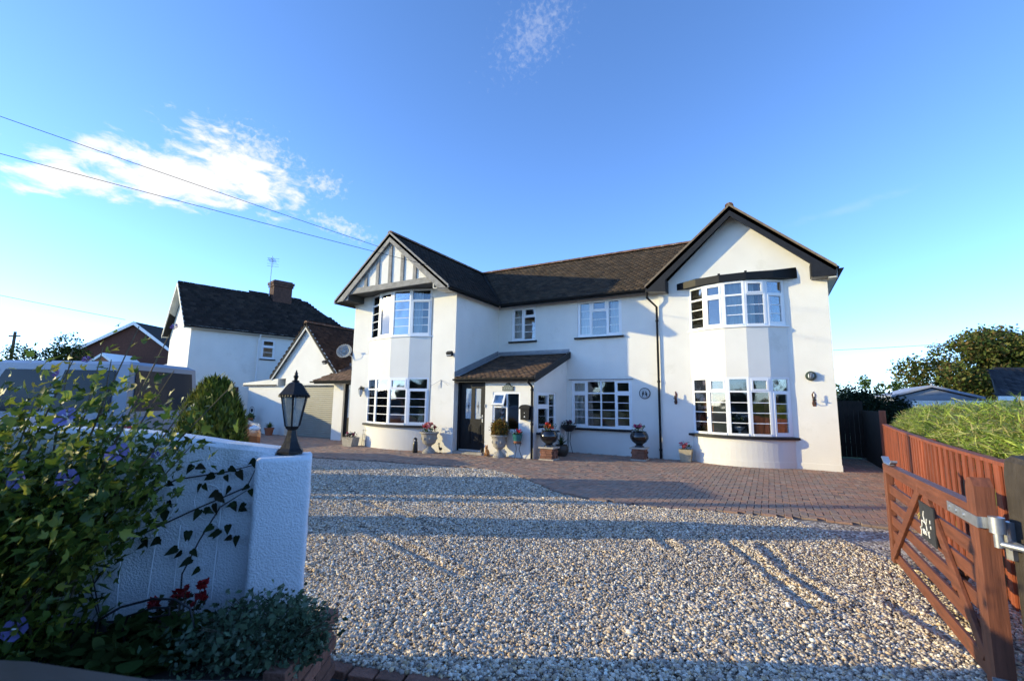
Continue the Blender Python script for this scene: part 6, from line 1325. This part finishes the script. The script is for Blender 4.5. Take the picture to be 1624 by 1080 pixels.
m = MB(); m.lathe([(.09, .70), (.09, .72), (.03, .76), (.03, .88), (.12, .97), (.14, 1.0), (.12, 1.0), (.02, .95)], (-.72, 13.36, 0), 16); m.build('vase_body', m_ornw, vz, smooth=40); flowers(vz, (-.72, 13.36, 0), .18, 1.0, 1.38, 12, [(.7, .7, .66)], fr=.03, nl=60, lsize=.06)
rc = thing('red_armchair', 'dark red curved chair back inside the left ground floor bay', 'armchair', (-10.55, 11.75, 0))
m = MB(); m.prism([(-10.9, 11.6, .04), (-10.2, 11.6, .04), (-10.2, 11.6, .82)]+[(-10.55+.35*math.cos(t), 11.6, .82+.24*math.sin(t)) for t in np.linspace(0, math.pi, 11)][1:], V(0, .12, 0)); m.build('backrest', pmat('red_leather', (.10, .012, .014), .35), rc, bevel=.03); m = MB(); m.box(-10.9, -10.2, 11.73, 12.3, .04, .48); m.build('seat', bpy.data.materials['red_leather'], rc, bevel=.04)
lp = thing('table_lamp', 'small lamp with a cream shade inside the left ground floor bay', 'lamp', (-9.72, 11.35, .70))
m = MB(); m.lathe([(.11, .90), (.085, 1.10)], (-9.72, 11.25, 0), 18); m.build('lamp_shade', pmat('cream_shade', (.6, .52, .38), .8), lp); m = MB(); m.lathe([(.07, .70), (.07, .72), (.02, .74), (.03, .8), (.015, .92)], (-9.72, 11.25, 0), 14); m.build('stem', m_ornb, lp, smooth=40)
hc = thing('heart_garland', 'string of small white hearts hanging in the porch window', 'garland', (-6.87, 11.52, 1.15))
m = MB(); m.tube([(-6.87, 11.52, 1.70), (-6.87, 11.52, 1.05)], .003, 4); m.build('string', m_ornw, hc)
for z in (1.60, 1.42, 1.24, 1.08):
    m = MB(); m.prism([(-6.87+.045*math.sin(t)**3*1.2, 11.52, z+.04*(13*math.cos(t)-5*math.cos(2*t)-2*math.cos(3*t)-math.cos(4*t))/15) for t in np.linspace(0, 6.283, 17)[:-1]], V(0, .012, 0)); m.build('heart', m_ornw, hc)
# overhead wires
m_wire = pmat('cable', (.02, .02, .022), .6)
def cable(lab, a, b, sag, r=.008):
    a = V(*a); b = V(*b); t = thing('overhead_cable', lab, 'cable', tuple(b)); m = MB(); m.tube([a.lerp(b, i/20)-ZV*(4*sag*(i/20)*(1-i/20)) for i in range(21)], r, 5); m.build('wire', m_wire, t); return t
def ext(p, q, k): p = V(*p); q = V(*q); return tuple(p+(p-q)*k)
A1, E1 = (-15.683, 2.571, 8.22), (-11.08, 10.39, 6.62); A2, E2 = (-15.548, 2.648, 7.269), (-8.86, 10.37, 5.66)
cable('upper of the two overhead cables running from the left to the timbered gable', ext(A1, E1, .5), E1, .05); cable('lower of the two overhead cables running from the left to the timbered gable', ext(A2, E2, .5), E2, .05)
q1, q2 = V(*ext(A1, E1, .5)), V(*ext(A2, E2, .5))
tpl = thing('telegraph_pole', 'wooden telegraph pole carrying the house cables', 'pole', (q1.x, q1.y, 0)); m = MB(); m.tube([(q1.x, q1.y, -.1), (q1.x, q1.y, q1.z+.3)], [.15, .10], 10); m.build('pole', m_bark, tpl); m = MB(); m.tube([q1-V(0, .0, .2), q2+V(0, 0, .0)], .03, 6); m.build('bracket', m_steel, tpl)
cable('faint cable slanting down at the far left of the sky', tuple(S(-40, 25, 9.3)), tuple(S(-21.8, 25, 5.8)), .1, .012); cable('thin cable crossing the sky behind the orchard tree', tuple(S(30, 44, 6.8)), tuple(S(80, 50, 11.5)), .3, .02)
fp = thing('far_telegraph_pole', 'thin brown telegraph pole at the far left', 'pole', tuple(S(-44.6, 40))); m = MB(); p = S(-44.6, 40); m.tube([p-ZV*.1, p+ZV*7.1], [.17, .11], 8); m.build('pole', m_bark, fp); m = MB(); m.beam(p+ZV*6.7-SX*.5, p+ZV*6.7+SX*.5, V(0, 0, .06), SYV*.05); m.build('crossarm', m_bark, fp)
# ================================================================== VEHICLES
m_tyre = pmat('tyre_rubber', (.015, .015, .015), .85); m_rim = pmat('alloy_rim', (.55, .56, .58), .35, metal=.8); m_autog = glassmat('car_glass', (.28, .32, .34), 1.6); m_trim = pmat('black_plastic', (.018, .018, .02), .55); m_lens = pmat('headlamp_lens', (.75, .77, .80), .12, coat=1.0)
def car(nm, lab, cat, pos, head, L_, Wd, H, belt, paint, hood, base0, roof0, van=False, hb=.06):
    """head: angle of the nose; hood=(hood height at nose, length of bonnet)"""
    t = thing(nm, lab, cat, tuple(pos), head); hw = Wd/2; nh, bl = hood; xf, xr = L_/2, -L_/2
    st = [(xr, .42, belt-.06, hw*.84), (xr+.10, .30, belt, hw*.95), (xr+.6, .22, belt, hw), (-.3, .2, belt, hw), (xf-bl-.25, .2, belt, hw), (xf-bl, .2, belt-.01, hw*.995), (xf-bl*.5, .2, belt-(belt-nh)*.35, hw*.98), (xf-.28, .22, nh+.03, hw*.93), (xf-.08, .26, nh-.06, hw*.84), (xf, .34, nh-.2, hw*.72)]
    m = MB(); R_ = []
    for x, zb, zt, w in st:
        half = [(0, zb), (w*.86, zb), (w*.97, zb+.14), (w, (zb+zt)*.52), (w*.985, zt-.12), (w*.93, zt-.02), (w*.5, zt+.025), (0, zt+.03)]
        ring = [V(x, y, z) for y, z in half]+[V(x, -y, z) for y, z in half[-2:0:-1]]; R_.append(ring)
    k = len(R_[0])
    for a, b in zip(R_[:-1], R_[1:]):
        for i in range(k): m.poly([a[i], a[(i+1) % k], b[(i+1) % k], b[i]])
    m.poly(R_[0]); m.poly(R_[-1][::-1]); body = m.build('body', paint, t, smooth=48, local=True)
    (b0, b1), (r0_, r1_) = base0, roof0; wb, wr_ = hw*.93, hw*(.86 if van else .76)
    ub, ut = belt-.02, H
    bot = [V(b0, -wb, ub), V(b1, -wb*.94, ub), V(b1, wb*.94, ub), V(b0, wb, ub)]; tp_ = [V(r0_, -wr_, ut-.06), V(r1_, -wr_*.94, ut-.05), V(r1_, wr_*.94, ut-.05), V(r0_, wr_, ut-.06)]
    m = MB()
    for i in range(4): j = (i+1) % 4; m.poly([bot[i], bot[j], tp_[j], tp_[i]])
    cr = [p*1 for p in tp_]; mid = [V(p.x*.94+(r0_+r1_)*.03, p.y*.86, ut) for p in tp_]
    for i in range(4): j = (i+1) % 4; m.poly([tp_[i], tp_[j], mid[j], mid[i]])
    m.poly(mid); m.build('roof', paint, t, smooth=40, local=True)
    def pane(nm_, q, s0, s1, t0, t1, off=.010):
        a, b, c, d = q; f = lambda s, t_: (a.lerp(b, s)).lerp(d.lerp(c, s), t_); nn = (b-a).cross(d-a).normalized(); m = MB(); m.prism([f(s0, t0)+nn*off, f(s1, t0)+nn*off, f(s1, t1)+nn*off, f(s0, t1)+nn*off], nn*.006); return m.build(nm_, m_dglass, t, local=True)
    pane('windscreen', (bot[1], bot[2], tp_[2], tp_[1]), .06, .94, .06, .95); pane('rear_window', (bot[3], bot[0], tp_[0], tp_[3]), .08, .92, .12, .9)
    for q in ((bot[0], bot[1], tp_[1], tp_[0]), (bot[2], bot[3], tp_[3], tp_[2])):
        fl = q[0] is bot[2]
        segs = ((.06, .34), (.37, .64), (.67, .93)) if not van else ((.04, .30), (.34, .62), (.66, .93))
        for s0, s1 in segs: pane('side_window', q, s0, s1, .10, .88)
    for sx in (xf-.82, xr+.82):
        for sy in (-1, 1):
            m = MB(); c0 = V(sx, sy*(hw-.19), .32); m.tube([c0, c0+V(0, sy*.02, 0), c0+V(0, sy*.17, 0), c0+V(0, sy*.195, 0)], [.29, .315, .315, .27], 20); w_ = m.build('wheel', m_tyre, t, smooth=50, local=True)
            m = MB(); m.tube([c0+V(0, sy*.19, 0), c0+V(0, sy*.205, 0)], [.2, .19], 18); m.build('rim', m_rim, w_, local=True)
            m = MB(); m.tube([c0+V(0, sy*.10, .0), c0+V(0, sy*.188, 0)], .37, 22); m.build('wheel_arch', m_trim, t, smooth=50, local=True)
    for sy in (-1, 1):
        m = MB(); m.sphere((xf-.30, sy*hw*.70, nh-.10), (.30, .20, .10), 12); m.build('headlight', m_lens, t, smooth=True, local=True)
        m = MB(); m.sphere((xf-.12, sy*hw*.64, .46), (.11, .11, .075), 10); m.build('fog_lamp_surround', m_trim, t, smooth=True, local=True)
        m = MB(); m.sphere((b1-.25, sy*(hw+.09), belt+.08), (.07, .10, .07), 10); m.build('wing_mirror', m_trim if van else paint, t, smooth=True, local=True)
        m = MB(); m.sphere((xr+.12, sy*hw*.82, belt-.22), (.14, .12, .13), 10); m.build('tail_light', pmat_red(), t, smooth=True, local=True)
    m = MB(); m.box(xf-.20, xf+.012, -hw*.5, hw*.5, .50, nh-.22); m.build('grille', m_trim, t, bevel=.03, local=True)
    m = MB(); m.box(xf-.45, xf-.015, -hw*.72, hw*.72, .2, .36); m.build('bumper', m_trim, t, bevel=.04, local=True)
    for sy in (-1, 1): m = MB(); m.box(xr+.9, xf-1.2, sy*hw*.96-.03, sy*hw*.96+.03, .19, .30); m.build('sill', m_trim, t, bevel=.01, local=True)
    return t
_r = []
def pmat_red():
    if not _r: _r.append(pmat('tail_lens', (.3, .01, .01), .15))
    return _r[0]
m_dglass = pmat('dark_car_glass', (.010, .014, .022), .12, spec=.22)
m_org = pmat('orange_bronze_paint', (.42, .12, .025), .22, coat=1.0, metal=.2); m_slv = pmat('silver_blue_paint', (.17, .21, .27), .35, coat=.3, metal=.25); m_navy = pmat('dark_car_paint', (.006, .007, .009), .3, spec=.15, coat=.0)
Hd = V(.51, .857, 0).normalized(); nose = V(-12.05, 7.45, 0); lft = V(-Hd.y, Hd.x, 0)
pc = nose-Hd*2.1+lft*.62
car('orange_car', 'orange bronze hatchback mostly hidden behind the clipped conifer', 'car', pc, math.atan2(Hd.y, Hd.x), 4.2, 1.76, 1.56, 1.0, m_org, (.86, 1.0), (-1.9, 1.0), (-1.45, .35))
vp = S(-9.1, 8.85); car('silver_van', 'silver blue van parked behind the flowering shrub', 'van', vp, YAW+math.pi, 4.9, 1.95, 2.2, 1.22, m_slv, (1.0, 1.0), (-2.38, 1.75), (-2.3, .95), van=True)
dcp = S(-2.62, .26); car('dark_car', 'dark glossy car whose bonnet edge shows at the bottom left corner', 'car', dcp, YAW, 4.3, 1.78, 1.55, 1.06, m_navy, (1.0, 1.15), (-2.0, .75), (-1.5, .1))
# unseen hedge added left of the shrub to block the low sun
pv_ = thing('added_shade_hedge', 'unseen hedge added beyond the left edge to shade the shrub and wall', 'hedge', tuple(S(-6.6, 1.4)))
Bq = []; m = MB()
for i in range(5):
    p = S(-6.7+random.uniform(-.2, .2), -.2+i*.62); Bq.append((p.x, p.y, .95, .65, .5, 1.0)); m.sphere((p.x, p.y, .9), (.55, .42, .95), 10)
m.build('branches', bpy.data.materials['hedge_core'], pv_); P = blob_pts(Bq, 5000, .85); leaves('foliage', P, .07, m_leafdull, palette(G_DARK, len(P), .25), pv_, (0, 0, 1), 1)
